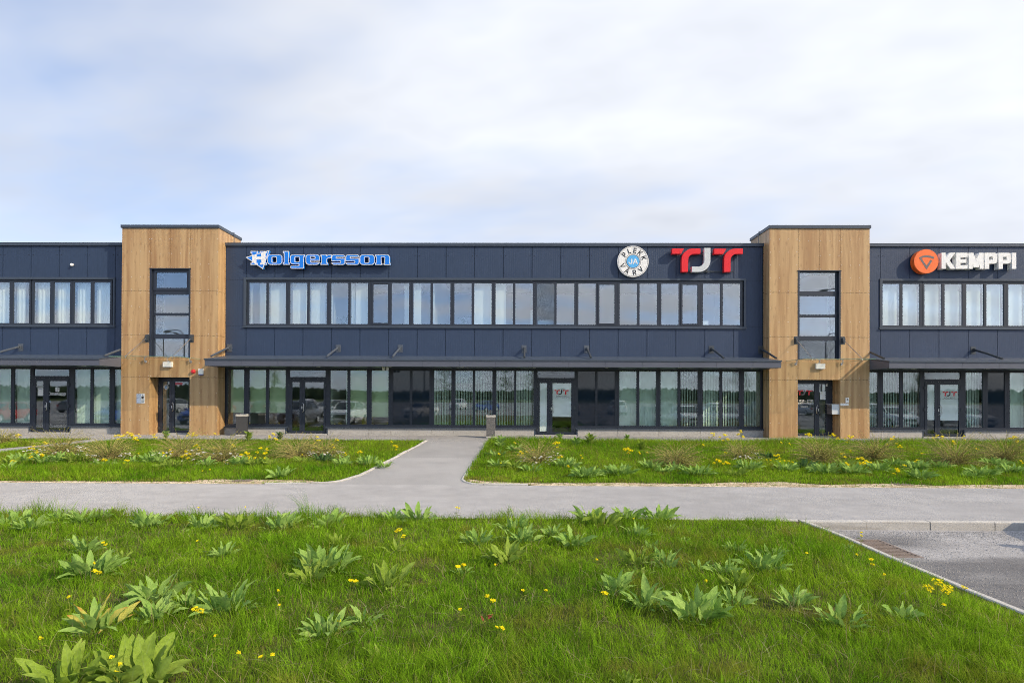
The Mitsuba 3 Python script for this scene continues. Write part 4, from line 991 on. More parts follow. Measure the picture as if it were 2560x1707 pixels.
stick(D0, 'blue_print', -19.44, -19.31, 2.155, 2.175, 'blue_print', SY - 0.002)
stick(D0, 'lock_label', -19.00, -18.945, 1.62, 1.71, 'plate_blue')
stick(D1, 'notice', -8.905, -8.855, 2.39, 2.46)
stick(D2, 'paper_sheet', .825, 1.105, 0.56, 2.485, 'paper', FY + 0.020); stick(D2, 'paper_sheet', 1.33, 2.075, 1.147, 2.485, 'paper', FY + 0.020)
stick(D3, 'paper_sheet', 16.20, 16.49, 1.09, 2.485, 'paper', FY + 0.020); stick(D3, 'paper_sheet', 16.705, 17.43, 1.069, 2.485, 'paper', FY + 0.020)
def logo(d, x0, x1, z0, y, jmat):
    s = (x1 - x0) / 827.0
    for k, g in enumerate(tjt()):
        put(d + '__logo_letter', extr(place(g, x0, z0, 850, 470, s), y - 0.004, 0.001), jmat if k == 2 else 'sign_red')
logo(D2, 1.409, 1.978, 2.033, SY, 'sign_black'); logo(D3, 16.815, 17.384, 2.029, SY, 'sign_black'); logo(D5, 11.035, 11.645, 2.045, WY - 0.008, 'sign_grey')
for d, x in ((D2, 1.38), (D3, 16.78)):
    put(d + '__print_line', cat(box(x, x + 0.62, SY - 0.004, SY - 0.003, 1.912, 1.924), *[box(x + .10 + .042 * k, x + .125 + .042 * k, SY - 0.004, SY - 0.003, 1.962, 1.985) for k in range(10)]), 'sign_grey')
DY5 = WY - 0.008
put(D5 + '__lettering', wall_text('E - R  8:15 – 17:00', 10.875, 1.785, 0.088, DY5 - 0.003, 0.002, True, 0.80), 'sign_white')
put(D5 + '__lettering', cat(*[box(11.0 + .027 * k, 11.02 + .027 * k, DY5 - 0.003, DY5 - 0.002, 1.705, 1.700 + (.040 if k % 3 else .052)) for k in range(22)]), 'sign_white')
put(D5 + '__lettering', wall_text('www.tjt.ee', 11.19, 1.575, 0.055, DY5 - 0.002, 0.001, True, 0.285), 'sign_white')
stick(D5, 'notice', 11.95, 12.165, 1.875, 2.19, 'paper', DY5); stick(D5, 'notice', 12.165, 12.225, 2.40, 2.49, 'paper', DY5 - 0.03)
stick(D4, 'notice', -14.13, -14.08, 2.38, 2.45, 'paper', DY5)
stick(D4, 'pink_notice', -13.86, -13.56, 2.36, 2.46, 'pink_print', DY5)
rd = thing('round_sticker', 'small round white sticker with blue centre on the left tower door', 'sticker')
roundel(rd, -14.225, 2.265, 0.105, DY5 - 0.016, 0.002)

# things standing inside
for i, (x0, x1, y0, z1, m, lb) in enumerate(((-6.55, -6.16, 24.75, .78, 'furniture_yellow', 'yellow crate on the floor behind the glass right of the blue-sign door'), (-2.5, -0.1, 25.2, .95, 'furniture_brown', 'low reddish brown counter behind the vertical blinds left of the paper-covered door'), (-10.75, -9.6, 25.4, .86, 'furniture_brown', 'brown desk behind the pale roller blinds'))):
    k = thing('counter' if i else 'crate', lb, 'furniture')
    put(k + '__top', box(x0, x1, y0, y0 + 0.6, z1 + 0.42 - 0.03, z1 + 0.42), m); put(k + '__front', box(x0 + 0.03, x1 - 0.03, y0 + 0.02, y0 + 0.05, 0.425, z1 + 0.39), m)
    put(k + '__side', box(x0 + 0.03, x0 + 0.06, y0 + 0.051, y0 + 0.57, 0.425, z1 + 0.39), m); put(k + '__side', box(x1 - 0.06, x1 - 0.03, y0 + 0.051, y0 + 0.57, 0.425, z1 + 0.39), m)
for x, w, hgt, lb in ((1.05, .62, .16, 'white carton on the sill of an upper middle window'), (7.42, .30, .15, 'white carton on the sill of an upper right window'), (-5.42, .24, .05, 'flat white box on the sill below the first opening casement'), (0.52, .16, .55, 'pale folder leaning in an upper middle window')):
    k = thing('carton', lb, 'box')
    put(k + '__body', cat(box(x - w / 2, x + w / 2, WY + 0.14, WY + 0.20, 4.80, 4.84 + hgt), box(x - w / 2 - .006, x + w / 2 + .006, WY + 0.13, WY + 0.21, 4.84 + hgt, 4.86 + hgt)), 'white_paint')
for x, n, lb in ((-7.15, 11, 'spiky house plant on the sill in the fifth upper window'), (-2.25, 8, 'small house plant on the sill in a middle upper window')):
    k = thing('house_plant', lb, 'plant')
    put(k + '__pot', tube([(x, WY + 0.3, 4.68), (x, WY + 0.3, 4.86)], [0.06, 0.08], 10), 'white_paint', smooth=40)
    ls = []
    for i in range(n):
        a = i * 2.4; L = 0.24 + 0.08 * ((i * 7) % 3)
        ls.append(tube([(x, WY + .3, 4.86), (x + .5 * L * math.cos(a), WY + .3 + .12 * math.sin(a), 4.86 + L * .8), (x + L * math.cos(a), WY + .3 + .22 * math.sin(a), 4.86 + L * .7)], [0.012, 0.014, 0.003], 4))
    put(k + '__leaves', cat(*ls), 'tree_leaf')

# litter bins
def bin_(cx, cy, w, dpt, h, rot, lb, z0=BASE, m='aggregate'):
    k = thing('litter_bin', lb, 'bin')
    c_, s_ = math.cos(rot), math.sin(rot)
    def tr(m):
        v, f = m; x, y = v[:, 0].copy(), v[:, 1].copy()
        return np.column_stack([cx + x * c_ - y * s_, cy + x * s_ + y * c_, v[:, 2] + z0]), f
    a, b = w / 2, dpt / 2
    put(k + '__body', tr(cat(box(-a, a, -b, b, 0.055, h - 0.075))), m)
    put(k + '__foot', tr(box(-a - 0.006, a + 0.006, -b - 0.006, b + 0.006, 0.0, 0.054)), 'concrete')
    v, f = box(-a - 0.012, a + 0.012, -b - 0.012, b + 0.012, h - 0.074, h)
    put(k + '__lid', tr((v, f)), 'concrete')
    put(k + '__opening', tr(cat(box(-a + 0.05, a - 0.05, -b + 0.04, b - 0.04, h, h + 0.012))), 'galvanised')
bin_(-10.84, 23.35, 0.40, 0.40, 0.83, 0.35, 'dark stone litter bin beside the left timber tower', m='dark_stone')
bin_(-1.085, 22.93, 0.325, 0.325, 0.85, 0.0, 'sunlit grey stone litter bin at the head of the entrance path')

# drains
def grate(cx, cy, w, d, z, n, lb, along='x'):
    k = thing('drain_grate', lb, 'drain')
    put(k + '__frame', cat(box(cx - w / 2, cx + w / 2, cy - d / 2, cy - d / 2 + 0.03, z - 0.05, z), box(cx - w / 2, cx + w / 2, cy + d / 2 - 0.03, cy + d / 2, z - 0.05, z), box(cx - w / 2, cx - w / 2 + 0.03, cy - d / 2 + 0.03, cy + d / 2 - 0.03, z - 0.05, z), box(cx + w / 2 - 0.03, cx + w / 2, cy - d / 2 + 0.03, cy + d / 2 - 0.03, z - 0.05, z)), 'rust')
    for i in range(n):
        y = cy - d / 2 + 0.03 + (d - 0.06) * (i + 0.5) / n
        put(k + '__bar', box(cx - w / 2 + 0.031, cx + w / 2 - 0.031, y - 0.016, y + 0.016, z - 0.016, z - 0.003), 'rust')
    put(k + '__pit', box(cx - w / 2 + 0.03, cx + w / 2 - 0.03, cy - d / 2 + 0.03, cy + d / 2 - 0.03, z - 0.20, z - 0.19), 'dark_core')
grate(5.05, 8.35, 0.42, 0.98, -0.114, 12, 'rusty drain grate in the parking bay beside the lawn edging')
grate(8.60, 13.62, 0.36, 0.36, 0.03, 7, 'rusty square grate in the grass strip on the right')
grate(-6.25, 13.60, 0.40, 0.40, 0.03, 8, 'rusty square grate in the grass strip on the left')

# ---------------------------------------------------------------- plants
ORD = ['first', 'second', 'third', 'fourth', 'fifth', 'sixth', 'seventh', 'eighth', 'ninth', 'tenth', 'eleventh', 'twelfth', 'thirteenth', 'fourteenth', 'fifteenth', 'sixteenth', 'seventeenth', 'eighteenth', 'nineteenth', 'twentieth']
ORD += ['twenty-' + o for o in ORD[:9]] + ['thirtieth'] + ['thirty-' + o for o in ORD[:9]] + ['fortieth'] + ['forty-' + o for o in ORD[:9]] + ['fiftieth'] + ['fifty-' + o for o in ORD[:9]]


def table(s):
    out = []
    for t in s.split(';'):
        p = t.split()
        out.append(tuple(float(v) for v in p[:4]) + (''.join(p[4:]),))
    return out


def ranked(rows, zones):
    """Splits plants into zones (name, test) and gives each its place counted from the left of the picture."""
    out = []
    for zn, test in zones:
        sel = sorted([r for r in rows if test(r)], key=lambda r: r[0] / r[1])
        out += [(r, ORD[i], zn) for i, r in enumerate(sel)]
        rows = [r for r in rows if not test(r)]
    return out


def leaf_mesh(base, az, L, W, elev, bend, r, ns=10, pet=0.26, droop=0.0):
    t = np.linspace(0, 1, ns)
    ang = elev - bend * t ** 1.5
    ds = L / (ns - 1)
    rad = np.concatenate([[0], np.cumsum(np.cos(ang[1:]) * ds)]); hz = np.concatenate([[0], np.cumsum(np.sin(ang[1:]) * ds)])
    b = np.clip((t - pet) / (1 - pet), 0, 1)
    w = np.where(t <= pet, 0.07, 0.07 + 1.0 * (np.sin(np.pi * np.clip(b, 0, 1) ** 0.70) ** 0.85)) * W / 2
    w[-1] = 0.002
    d = np.array([math.cos(az), math.sin(az)]); n = np.array([-d[1], d[0]])
    side = 0.18 * L * r.normal() * t ** 2
    c = np.column_stack([base[0] + d[0] * rad + n[0] * side, base[1] + d[1] * rad + n[1] * side, base[2] + hz])
    tw = r.normal(0, 0.6)
    up = np.column_stack([-np.sin(ang) * d[0], -np.sin(ang) * d[1], np.cos(ang)])
    nn = np.array([n[0], n[1], 0.0])
    lat = nn * math.cos(tw) + up * math.sin(tw); upr = up * math.cos(tw) - nn * math.sin(tw)
    wave = 0.26 * w * np.sin(t * 21 + r.uniform(0, 6))
    V, U = [], []
    for k, s in enumerate((-1, -0.5, 0, 0.5, 1)):
        fold = 0.22 * w * abs(s) + (wave if abs(s) == 1 else 0) * s
        V.append(c + lat * (s * w)[:, None] + upr * fold[:, None]); U.append(np.column_stack([np.full(ns, 0.5 + s / 2), t]))
    V = np.stack(V, 1).reshape(-1, 3); U = np.stack(U, 1).reshape(-1, 2)
    i, j = np.meshgrid(np.arange(ns - 1), np.arange(4), indexing='ij'); i, j = i.ravel(), j.ravel()
    a = i * 5 + j
    F = np.vstack([np.stack([a, a + 1, a + 6], 1), np.stack([a, a + 6, a + 5], 1)])
    return V, F, U


def dock_leaves(x, y, z, w, h, r, upright=False):
    n = int(np.clip((15 + w * 78) * r.uniform(0.65, 1.0), 11, 60))
    out = []
    for i in range(n):
        q = (i + r.uniform(0, 0.6)) / n                             # 0 inner upright, 1 outer spreading
        az = i * 2.4 + r.uniform(-0.4, 0.4)
        if upright:
            el = r.uniform(0.9, 1.5); L = h * r.uniform(0.35, 0.6); zz = z + h * q * 0.6
            out.append(leaf_mesh((x, y, zz), az, L, L * 0.26, el * 0.75, 0.5, r, 7, 0.1))
            continue
        el = 1.42 - 0.78 * q + r.normal(0, 0.24)
        L = (1 - q) * h * r.uniform(0.85, 1.15) + q * 0.50 * w / max(0.5, math.cos(el) + 0.1) * r.uniform(0.8, 1.15)
        L = float(np.clip(L * r.uniform(0.45, 0.95), 0.06, 0.32))
        W = L * (r.uniform(0.26, 0.36) if w > 0.48 and y < 4.2 else r.uniform(0.18, 0.27))
        off = w * 0.30 * math.sqrt(r.uniform(0, 1))
        out.append(leaf_mesh((x + off * math.cos(az), y + off * math.sin(az) * 0.8, z - 0.01), az, L, W, el, r.uniform(0.2, 1.2), r))
    return out


def merged(ls):
    V, F, U, n = [], [], [], 0
    for v, f, u in ls:
        V.append(v); F.append(f + n); U.append(u); n += len(v)
    return np.vstack(V), np.vstack(F), np.vstack(U)


def size_word(w):
    return 'large' if w > 0.5 else 'small' if w < 0.3 else 'mid-sized'


zones = [('along the near edge of the footpath', lambda r: r[1] > 8.25), ('in the middle band of the near lawn', lambda r: r[1] > 5.95), ('in the lower band of the near lawn', lambda r: r[1] > 4.3), ('at the bottom edge of the picture', lambda r: True)]
for (x, y, w, h, k), o, zn in ranked(table(DOCK_NEAR), zones):
    r = np.random.default_rng(int(abs(x * 1000) + y * 7919))
    z = float(lawn_z(np.array([x]), np.array([y]))[0])
    big = y < 4.2
    d = thing('dock_plant', f'{size_word(w)} broad-leaved green dock clump, {o} from left {zn}' if k != 'y' else 'dock clump with yellowed leaves and orange tips on the near lawn', 'plant', 'dock clumps on the near lawn')
    m0 = 'leaf_dock_bright' if big or r.uniform() < 0.3 else 'leaf_dock'
    for i, (v, f, u) in enumerate(dock_leaves(x, y, z + 0.012, w * 0.92, h * 1.12, r)):
        yl = k == 'y' and i % 4 == 1
        put(d + '__leaf', (v, f), 'leaf_dock_yellow' if yl else m0, uv=u, smooth=True)
    q = np.random.default_rng(3)
zones = [('in the grass strip left of the entrance path', lambda r: r[0] < -2.2), ('in the grass strip between entrance path and right tower', lambda r: r[0] / r[1] < 0.42), ('in the grass strip before the right tower and wing', lambda r: True)]
for (x, y, w, h, k), o, zn in ranked(table(DOCK_FAR), zones):
    r = np.random.default_rng(int(abs(x * 1000) + y * 7919))
    up = 'u' in k
    d = thing('dock_plant', (f'{size_word(w)} dock clump' if not up else 'upright leafy weed') + f', {o} from left {zn}', 'plant', 'dock clumps in the far grass strip')
    v, f, u = merged(dock_leaves(x, y, float(gz(y)) + 0.02, w * 1.12, h * 1.15, r, up))
    put(d + '__leaves', (v, f), 'leaf_dock_dark' if 'd' in k else 'leaf_dock_bright' if 'y' in k or r.uniform() < 0.2 else 'leaf_dock', uv=u, smooth=True)


def petals(c, rad, n, r, size, flatness=0.6):
    """n small four-petal flowers spread over a cluster."""
    p = r.normal(0, 1, (n, 3)); p /= np.linalg.norm(p, axis=1, keepdims=True) + 1e-9
    p *= rad * r.uniform(0.3, 1, (n, 1)) ** 0.5; p[:, 2] *= flatness
    p += c
    V, F = [], []
    for k in range(n):
        t1 = r.normal(0, 0.5, 2); nrm = np.array([t1[0], t1[1] - 0.35, 1.0]); nrm /= np.linalg.norm(nrm)
        a = np.cross(nrm, [0.3, 0.9, 0.1]); a /= np.linalg.norm(a); b = np.cross(nrm, a)
        s = size * r.uniform(0.8, 1.25)
        for q in range(4):
            an = q * math.pi / 2 + r.uniform(-.2, .2)
            d1, d2 = a * math.cos(an) + b * math.sin(an), -a * math.sin(an) + b * math.cos(an)
            o = len(V)
            V += [p[k], p[k] + d1 * s * .62 + d2 * s * .42 + nrm * s * .18, p[k] + d1 * s * 1.05 + nrm * s * .15, p[k] + d1 * s * .62 - d2 * s * .42 + nrm * s * .18]
            F += [[o, o + 1, o + 2], [o, o + 2, o + 3]]
    return np.array(V), np.array(F)


def flower_plant(key, x, y, z, h, s, k, r, near):
    top = np.array([x, y, z + h])
    lean = r.normal(0, 0.06, 2) * h
    base = np.array([x + lean[0], y + lean[1], z])
    if 'd' in k:
        n = 3 if s > 0.15 else 1
        for i in range(n):
            t = top + (np.array([(i - (n - 1) / 2) * s * 0.4, r.normal(0, .05), r.normal(0, .02)]) if n > 1 else 0)
            put(key + '__stem', tube([base, (base + t) / 2 + [0.01, 0, 0], t], 0.003, 3), 'stem_green')
            put(key + '__flower_head', petals(t, 0.022, 16, r, 0.016, 0.25), 'petal_yellow')
        return
    n = int(np.clip(round(s / 0.045), 1, 7))
    mid = base * 0.45 + top * 0.55
    thick = 0.0028 if near else 0.004
    tw = [tube([base, mid, top - [0, 0, 0.01]], [thick * 1.3, thick, thick * .7], 3)]
    heads = [top]
    for i in range(n - 1):
        a = i * 2.4 + r.uniform(0, 1)
        e = top + np.array([math.cos(a) * s * 0.42, math.sin(a) * s * 0.25, -abs(r.normal(0.0, 0.5)) * s * 0.8 - 0.01])
        e[2] = max(e[2], z + 0.35 * h)
        st = base + (top - base) * r.uniform(0.35, 0.7)
        tw.append(tube([st, (st + e) / 2 + [0, 0, -0.01], e], [thick, thick * .8, thick * .6], 3)); heads.append(e)
    for i in range(5 if near else 3):                               # small stem leaves
        st = base + (top - base) * (0.1 + 0.13 * i); a = i * 2.2
        tw.append(tube([st, st + [math.cos(a) * .03, math.sin(a) * .03, .012], st + [math.cos(a) * .055, math.sin(a) * .055, .0]], [0.002, 0.007, 0.001], 3))
    put(key + '__stem', cat(*tw), 'stem_green')
    for e in heads:
        rad = max(0.013, min(0.050, s * 0.25))
        put(key + '__flower_head', petals(e, rad, int(np.clip(rad * 640, 7, 30)), r, 0.0095 if near else 0.015), 'petal_yellow')
    if 'r' in k:
        put(key + '__red_leaf', merged([leaf_mesh((base[0] + .02 * i, base[1], z + .10 + .02 * i), 2.5 - i * 2.2, 0.07, 0.022, 0.9, .4, r) for i in range(3)])[:2], 'leaf_red')


zones = [('near the footpath edge on the near lawn', lambda r: r[1] > 7.4), ('across the middle of the near lawn', lambda r: r[1] > 5.4), ('on the lower part of the near lawn', lambda r: True)]
for (x, y, h, s, k), o, zn in ranked(table(FLOWER_NEAR), zones):
    r = np.random.default_rng(int(abs(x * 997) + y * 7919))
    z = float(lawn_z(np.array([x]), np.array([y]))[0])
    if x > 4.6 and y > 8:
        z = -0.12
    lab = f'yellow flower stalk, {o} from left {zn}' if 'd' not in k else f'yellow dandelion, {o} flower from left {zn}'
    if 'r' in k: lab = 'tall yellow flower stalk with small red leaves low on its stem'
    if s > 0.2: lab = 'broad yellow flower cluster near the right lawn edging'
    if x > 4.6 and y > 8: lab = 'yellow flower growing out of the drain grate'
    key = thing('yellow_flower', lab, 'flower', 'yellow flowers on the near lawn')
    flower_plant(key, x, y, z, max(h * 1.2, 0.13), s, k, r, True)
zones = [('in the grass strip left of the entrance path', lambda r: r[0] < -2.2), ('in the strip between entrance path and right tower', lambda r: r[0] / r[1] < 0.42), ('in the strip before the right tower and wing', lambda r: True)]
for (x, y, h, s, k), o, zn in ranked(table(FLOWER_FAR), zones):
    r = np.random.default_rng(int(abs(x * 997) + y * 7919))
    key = thing('yellow_flower', f'yellow flower tuft, {o} from left {zn}', 'flower', 'yellow flowers in the far grass strip')
    flower_plant(key, x, y, float(gz(y)), max(h, 0.18), s, k, r, False)

# arching spirea bushes
bz = sorted(table(BUSH), key=lambda r: r[0] / r[1])
left = [b for b in bz if b[0] < -2.2]; right = [b for b in bz if b[0] >= -2.2]
for row, side in ((left, 'left'), (right, 'right')):
    for i, (x, y, w, h, k) in enumerate(row):
        r = np.random.default_rng(int(abs(x * 997) + y * 31))
        z = float(gz(y))
        key = thing('spirea_bush', ('white-blossomed arching bush' if k == 'w' else 'low arching tawny bush') + f', {ORD[i]} from left in the strip {side} of the entrance path', 'bush', 'arching bushes in the far grass strip')
        V, F, C, WV, WF = [], [], [], [], []
        n = int(120 + 110 * w)
        for j in range(n):
            a = r.uniform(0, 2 * np.pi); el = r.uniform(0.25, 1.5)
            L = (h * 1.22 * math.sin(el) ** 1.3 + w * 0.56 * math.cos(el)) * r.uniform(0.7, 1.12)
            bx = x + r.normal(0, w * 0.05); by = y + r.normal(0, w * 0.05)
            m = 7; t = np.linspace(0, 1, m)
            ang = el - (1.1 * t ** 1.3) * r.uniform(0.4, 1.4)
            rr = np.concatenate([[0], np.cumsum(np.cos(ang[1:]) * L / (m - 1))]); zz = np.concatenate([[0], np.cumsum(np.sin(ang[1:]) * L / (m - 1))])
            c = np.column_stack([bx + rr * math.cos(a), by + rr * math.sin(a), z + np.maximum(zz, -0.02)])
            v, f = tube(c, np.linspace(0.0055, 0.0025, m), 3)
            col = np.array([0.36, 0.31, 0.14]) * r.uniform(0.7, 1.2)
            F.append(f + len(V)); V += list(v); C += [col] * len(v)
            for q in range(30):                                     # tiny leaves along the twig
                s = r.uniform(0.25, 1.0); p = np.array([np.interp(s, t, c[:, e]) for e in range(3)])
                d = r.normal(0, 1, 3); d /= np.linalg.norm(d); e2 = np.cross(d, r.normal(0, 1, 3)); e2 /= np.linalg.norm(e2) + 1e-9
                sz = r.uniform(0.016, 0.032); o = len(V)
                V += [p - e2 * sz * .25, p + d * sz, p + e2 * sz * .25]; F.append(np.array([[o, o + 1, o + 2]]))
                g = r.uniform(); C += [np.array([0.52, 0.49, 0.15]) * (0.65 + 0.6 * r.uniform()) if g < 0.60 else np.array([0.20, 0.27, 0.06])] * 3
            if k == 'w' and zz[-1] < h * 0.42 and r.uniform() < 0.30:
                for q in range(r.integers(2, 6)):
                    s = r.uniform(0.55, 1.0); p = np.array([np.interp(s, t, c[:, e]) for e in range(3)]) + [0, 0, 0.012]
                    pv, pf = petals(p, 0.022, 5, r, 0.017, 0.4)
                    WF.append(pf + len(WV)); WV += list(pv)
        put(key + '__twigs', (np.array(V), np.vstack(F)), 'twig', color=np.array(C))
        if WV:
            put(key + '__blossom', (np.array(WV), np.vstack(WF)), 'petal_white')


# ---------------------------------------------------------------- grass
def blades(x, y, z, h, w, lean, rr, colour, levels=(0, .45, .8, 1.0), bias=(0.0, 0.0)):
    n = len(x)
    az = rr.uniform(0, 2 * np.pi, n); fa = rr.uniform(0, 2 * np.pi, n)
    dx, dy = np.cos(az) * lean + bias[0], np.sin(az) * lean + bias[1]
    sx, sy = np.cos(fa), np.sin(fa)
    V = []
    for t in levels[:-1]:
        hz = h * (t - 0.28 * lean * t * t)
        ww = w * (1 - 0.55 * t ** 1.6) / 2
        cx_, cy_ = x + dx * h * t ** 1.7, y + dy * h * t ** 1.7
        V += [np.column_stack([cx_ - sx * ww, cy_ - sy * ww, z + hz]), np.column_stack([cx_ + sx * ww, cy_ + sy * ww, z + hz])]
    V.append(np.column_stack([x + dx * h, y + dy * h, z + h * (1 - 0.28 * lean)]))
    m = len(V); V = np.stack(V, 1)
    F = []
    for q in range(len(levels) - 2):
        a = 2 * q; F += [[a, a + 1, a + 3], [a, a + 3, a + 2]]
    a = 2 * (len(levels) - 2); F.append([a, a + 1, a + 2])
    F = (np.array(F)[None] + (np.arange(n) * m)[:, None, None]).reshape(-1, 3)
    return V.reshape(-1, 3), F, np.repeat(colour, m, axis=0)


def grass_colour(x, y, rr, dry=0.12):
    n = len(x)
    q = np.stack([x, y, x * 0], -1)
    a = meshkit.fbm(q * 0.8, 3, 11)[:, None]; b = meshkit.fbm(q * 2.6, 3, 23)[:, None]
    a = np.clip((a - 0.5) * 1.6 + 0.5, 0, 1)
    base = np.array([0.118, 0.265, 0.013]) * (1 - a) + np.array([0.255, 0.410, 0.025]) * a
    c = base * rr.uniform(0.55, 1.55, (n, 1))
    hs = np.sin(np.floor(x * 9 + 0.8 * np.sin(y * 7)) * 127.1 + np.floor(y * 9 + 0.8 * np.sin(x * 6)) * 311.7) * 43758.5453
    c = c * (0.70 + 0.62 * (hs - np.floor(hs)))[:, None]
    olive = np.clip((b - 0.60) * 3.0, 0, 0.6)
    c = c * (1 - olive) + np.array([0.30, 0.28, 0.05]) * olive * rr.uniform(0.7, 1.2, (n, 1))
    straw = rr.uniform(size=n) < dry * (0.3 + 1.4 * b[:, 0])
    c[straw] = np.array([0.40, 0.34, 0.14]) * rr.uniform(0.55, 1.2, (straw.sum(), 1))
    return c


rr = np.random.default_rng(41)
# near lawn: the part in front of the camera, denser close by
N = 460000
y = 2.9 + (9.56 - 2.9) * rr.uniform(size=N) ** 1.15
x = rr.uniform(-1, 1, N) * (0.93 * y + 0.9) - 0.15
keep = (x > -9.0) & (x < edge_x(y) + 0.02 - 0.05 * rr.uniform(size=N)) & (y < 9.585 - 0.05 * rr.uniform(size=N))
x, y = x[keep], y[keep]
dens = meshkit.fbm(np.stack([x * 1.6, y * 1.6, x * 0], -1), 3, 31)
keep = rr.uniform(size=len(x)) < np.clip(0.35 + 1.3 * (dens - 0.25), 0.25, 1.0) * np.where((x > 3.9) & (y > 6.5), 0.75, 1)
x, y, dens = x[keep], y[keep], dens[keep]
z = lawn_z(x, y) - 0.004
tall = meshkit.fbm(np.stack([x * 0.7 + 5, y * 0.7, x * 0], -1), 3, 61)
h = (0.040 + 0.115 * np.clip(tall * 2.0 - 0.5, 0, 1)) * rr.uniform(0.55, 1.5, len(x))
h *= 1 + 0.55 * np.clip((y - 8.9) / 0.5, 0, 1) * (x < 1.8) * np.clip(meshkit.fbm(np.stack([x * 3.0, y * 0, x * 0], -1), 2, 5) * 2.2 - 0.3, 0, 1.4)
h *= np.clip(0.35 + 0.65 * (edge_x(y) - x) / 0.45, 0.35, 1) * np.where((x > 1.8), np.clip(0.4 + 0.6 * (9.56 - y) / 0.4, 0.4, 1), 1)
w = 0.0032 * np.clip(y / 4.5, 1, 1.7) * rr.uniform(0.7, 1.35, len(x))
lean = np.abs(rr.normal(0.35, 0.28, len(x)))
cid = np.sin(np.floor(x * 7.5 + np.sin(y * 5)) * 12.9898 + np.floor(y * 7.5 + np.sin(x * 4)) * 78.233) * 43758.5453
cid = cid - np.floor(cid)
h *= (0.62 + 0.62 * cid ** 1.5) * np.clip(0.80 + 0.20 * (y - 4) / 2, 0.8, 1)                                      # tufts: blades of one tuft share height and lean
ta = cid * 61.0
V, F, C = blades(x, y, z, h, w, lean, rr, grass_colour(x, y, rr, 0.05), bias=(-0.06 + 0.32 * np.cos(ta), 0.05 + 0.32 * np.sin(ta)))
# sparse long stalks, dry straws and clover-like leaflets
M = 3600
y2 = 3.0 + 6.5 * rr.uniform(size=M); x2 = rr.uniform(-1, 1, M) * (0.9 * y2 + 0.6)
k2 = (x2 > -9) & (x2 < 4.4); x2, y2 = x2[k2], y2[k2]
V2, F2, C2 = blades(x2, y2, lawn_z(x2, y2), rr.uniform(0.13, 0.26, len(x2)), np.full(len(x2), 0.0034), np.abs(rr.normal(0.6, 0.4, len(x2))), rr,
                    np.where(rr.uniform(size=(len(x2), 1)) < 0.45, np.array([[0.42, 0.36, 0.20]]), np.array([[0.19, 0.28, 0.04]])) * rr.uniform(0.7, 1.25, (len(x2), 1)))
M = 1500                                                            # bleached stems lying in the sward
y3 = 3.0 + 6.4 * rr.uniform(size=M); x3 = rr.uniform(-1, 1, M) * (0.9 * y3 + 0.6)
k3 = (x3 > -9) & (x3 < 4.45); x3, y3 = x3[k3], y3[k3]
V3, F3, C3 = blades(x3, y3, lawn_z(x3, y3) + 0.03, rr.uniform(0.06, 0.14, len(x3)), np.full(len(x3), 0.004), np.abs(rr.normal(1.6, 0.5, len(x3))), rr, np.array([[0.50, 0.44, 0.30]]) * rr.uniform(0.6, 1.2, (len(x3), 1)))
gv = np.vstack([V, V2, V3]); gf = np.vstack([F, F2 + len(V), F3 + len(V) + len(V2)]); gc = np.vstack([C, C2, C3])
put('lawn_grass', (gv, gf), 'grass_blade', 'short bright green lawn grass in the foreground', 'grass', kind='stuff', color=gc)

# far strip: taller grass up to the walkway
N = 420000
y = 13.18 + (21.80 - 13.18) * rr.uniform(size=N)
x = rr.uniform(-1, 1, N) * (0.90 * y + 1.5)
keep = contains_xy(STRIP.buffer(0.03), x, y)
x, y = x[keep], y[keep]
bare = contains_xy(SAND.buffer(-0.03), x, y)
keep = ~bare | (rr.uniform(size=len(x)) < 0.05)
x, y = x[keep], y[keep]
edge = np.clip((y - 13.2) / 1.2, 0, 1)
tall = meshkit.fbm(np.stack([x * 0.5 + 5, y * 0.5, x * 0], -1), 3, 71)
h = (0.05 + 0.13 * edge * np.clip(tall * 1.7 - 0.2, 0.15, 1) + 0.05 * (x > -1) * np.clip((y - 18) / 3, 0, 1)) * rr.uniform(0.55, 1.4, len(x))
w = 0.0075 * rr.uniform(0.7, 1.4, len(x))
low = contains_xy(affinity.translate(SIDE, 0.3, -0.75).buffer(0.8), x, y) | ((x < -1.5) & (y > 20.6))
h = np.where(low, h * 0.40, h)
V, F, C = blades(x, y, gz(y) + 0.006, h, w, np.abs(rr.normal(0.3, 0.25, len(x))), rr, grass_colour(x, y, rr, 0.05), levels=(0, .6, 1.0), bias=(-0.05, 0.04))
M = 5200                                                            # seed heads standing above the sward
y2 = 14.6 + 7.1 * rr.uniform(size=M) ** 0.8; x2 = rr.uniform(-1, 1, M) * (0.9 * y2 + 1)
k2 = contains_xy(STRIP, x2, y2) & ~contains_xy(affinity.translate(SIDE, 0.3, -0.75).buffer(0.8), x2, y2); x2, y2 = x2[k2], y2[k2]
V2, F2, C2 = blades(x2, y2, gz(y2), rr.uniform(0.16, 0.36, len(x2)), np.full(len(x2), 0.006), np.abs(rr.normal(0.3, 0.2, len(x2))), rr, np.array([[0.24, 0.20, 0.085]]) * rr.uniform(0.6, 1.3, (len(x2), 1)), levels=(0, .6, 1.0))
put('verge_grass', (np.vstack([V, V2]), np.vstack([F, F2 + len(V)])), 'grass_blade', 'taller green meadow grass in the strip before the building', 'grass', kind='stuff', color=np.vstack([C, C2]))
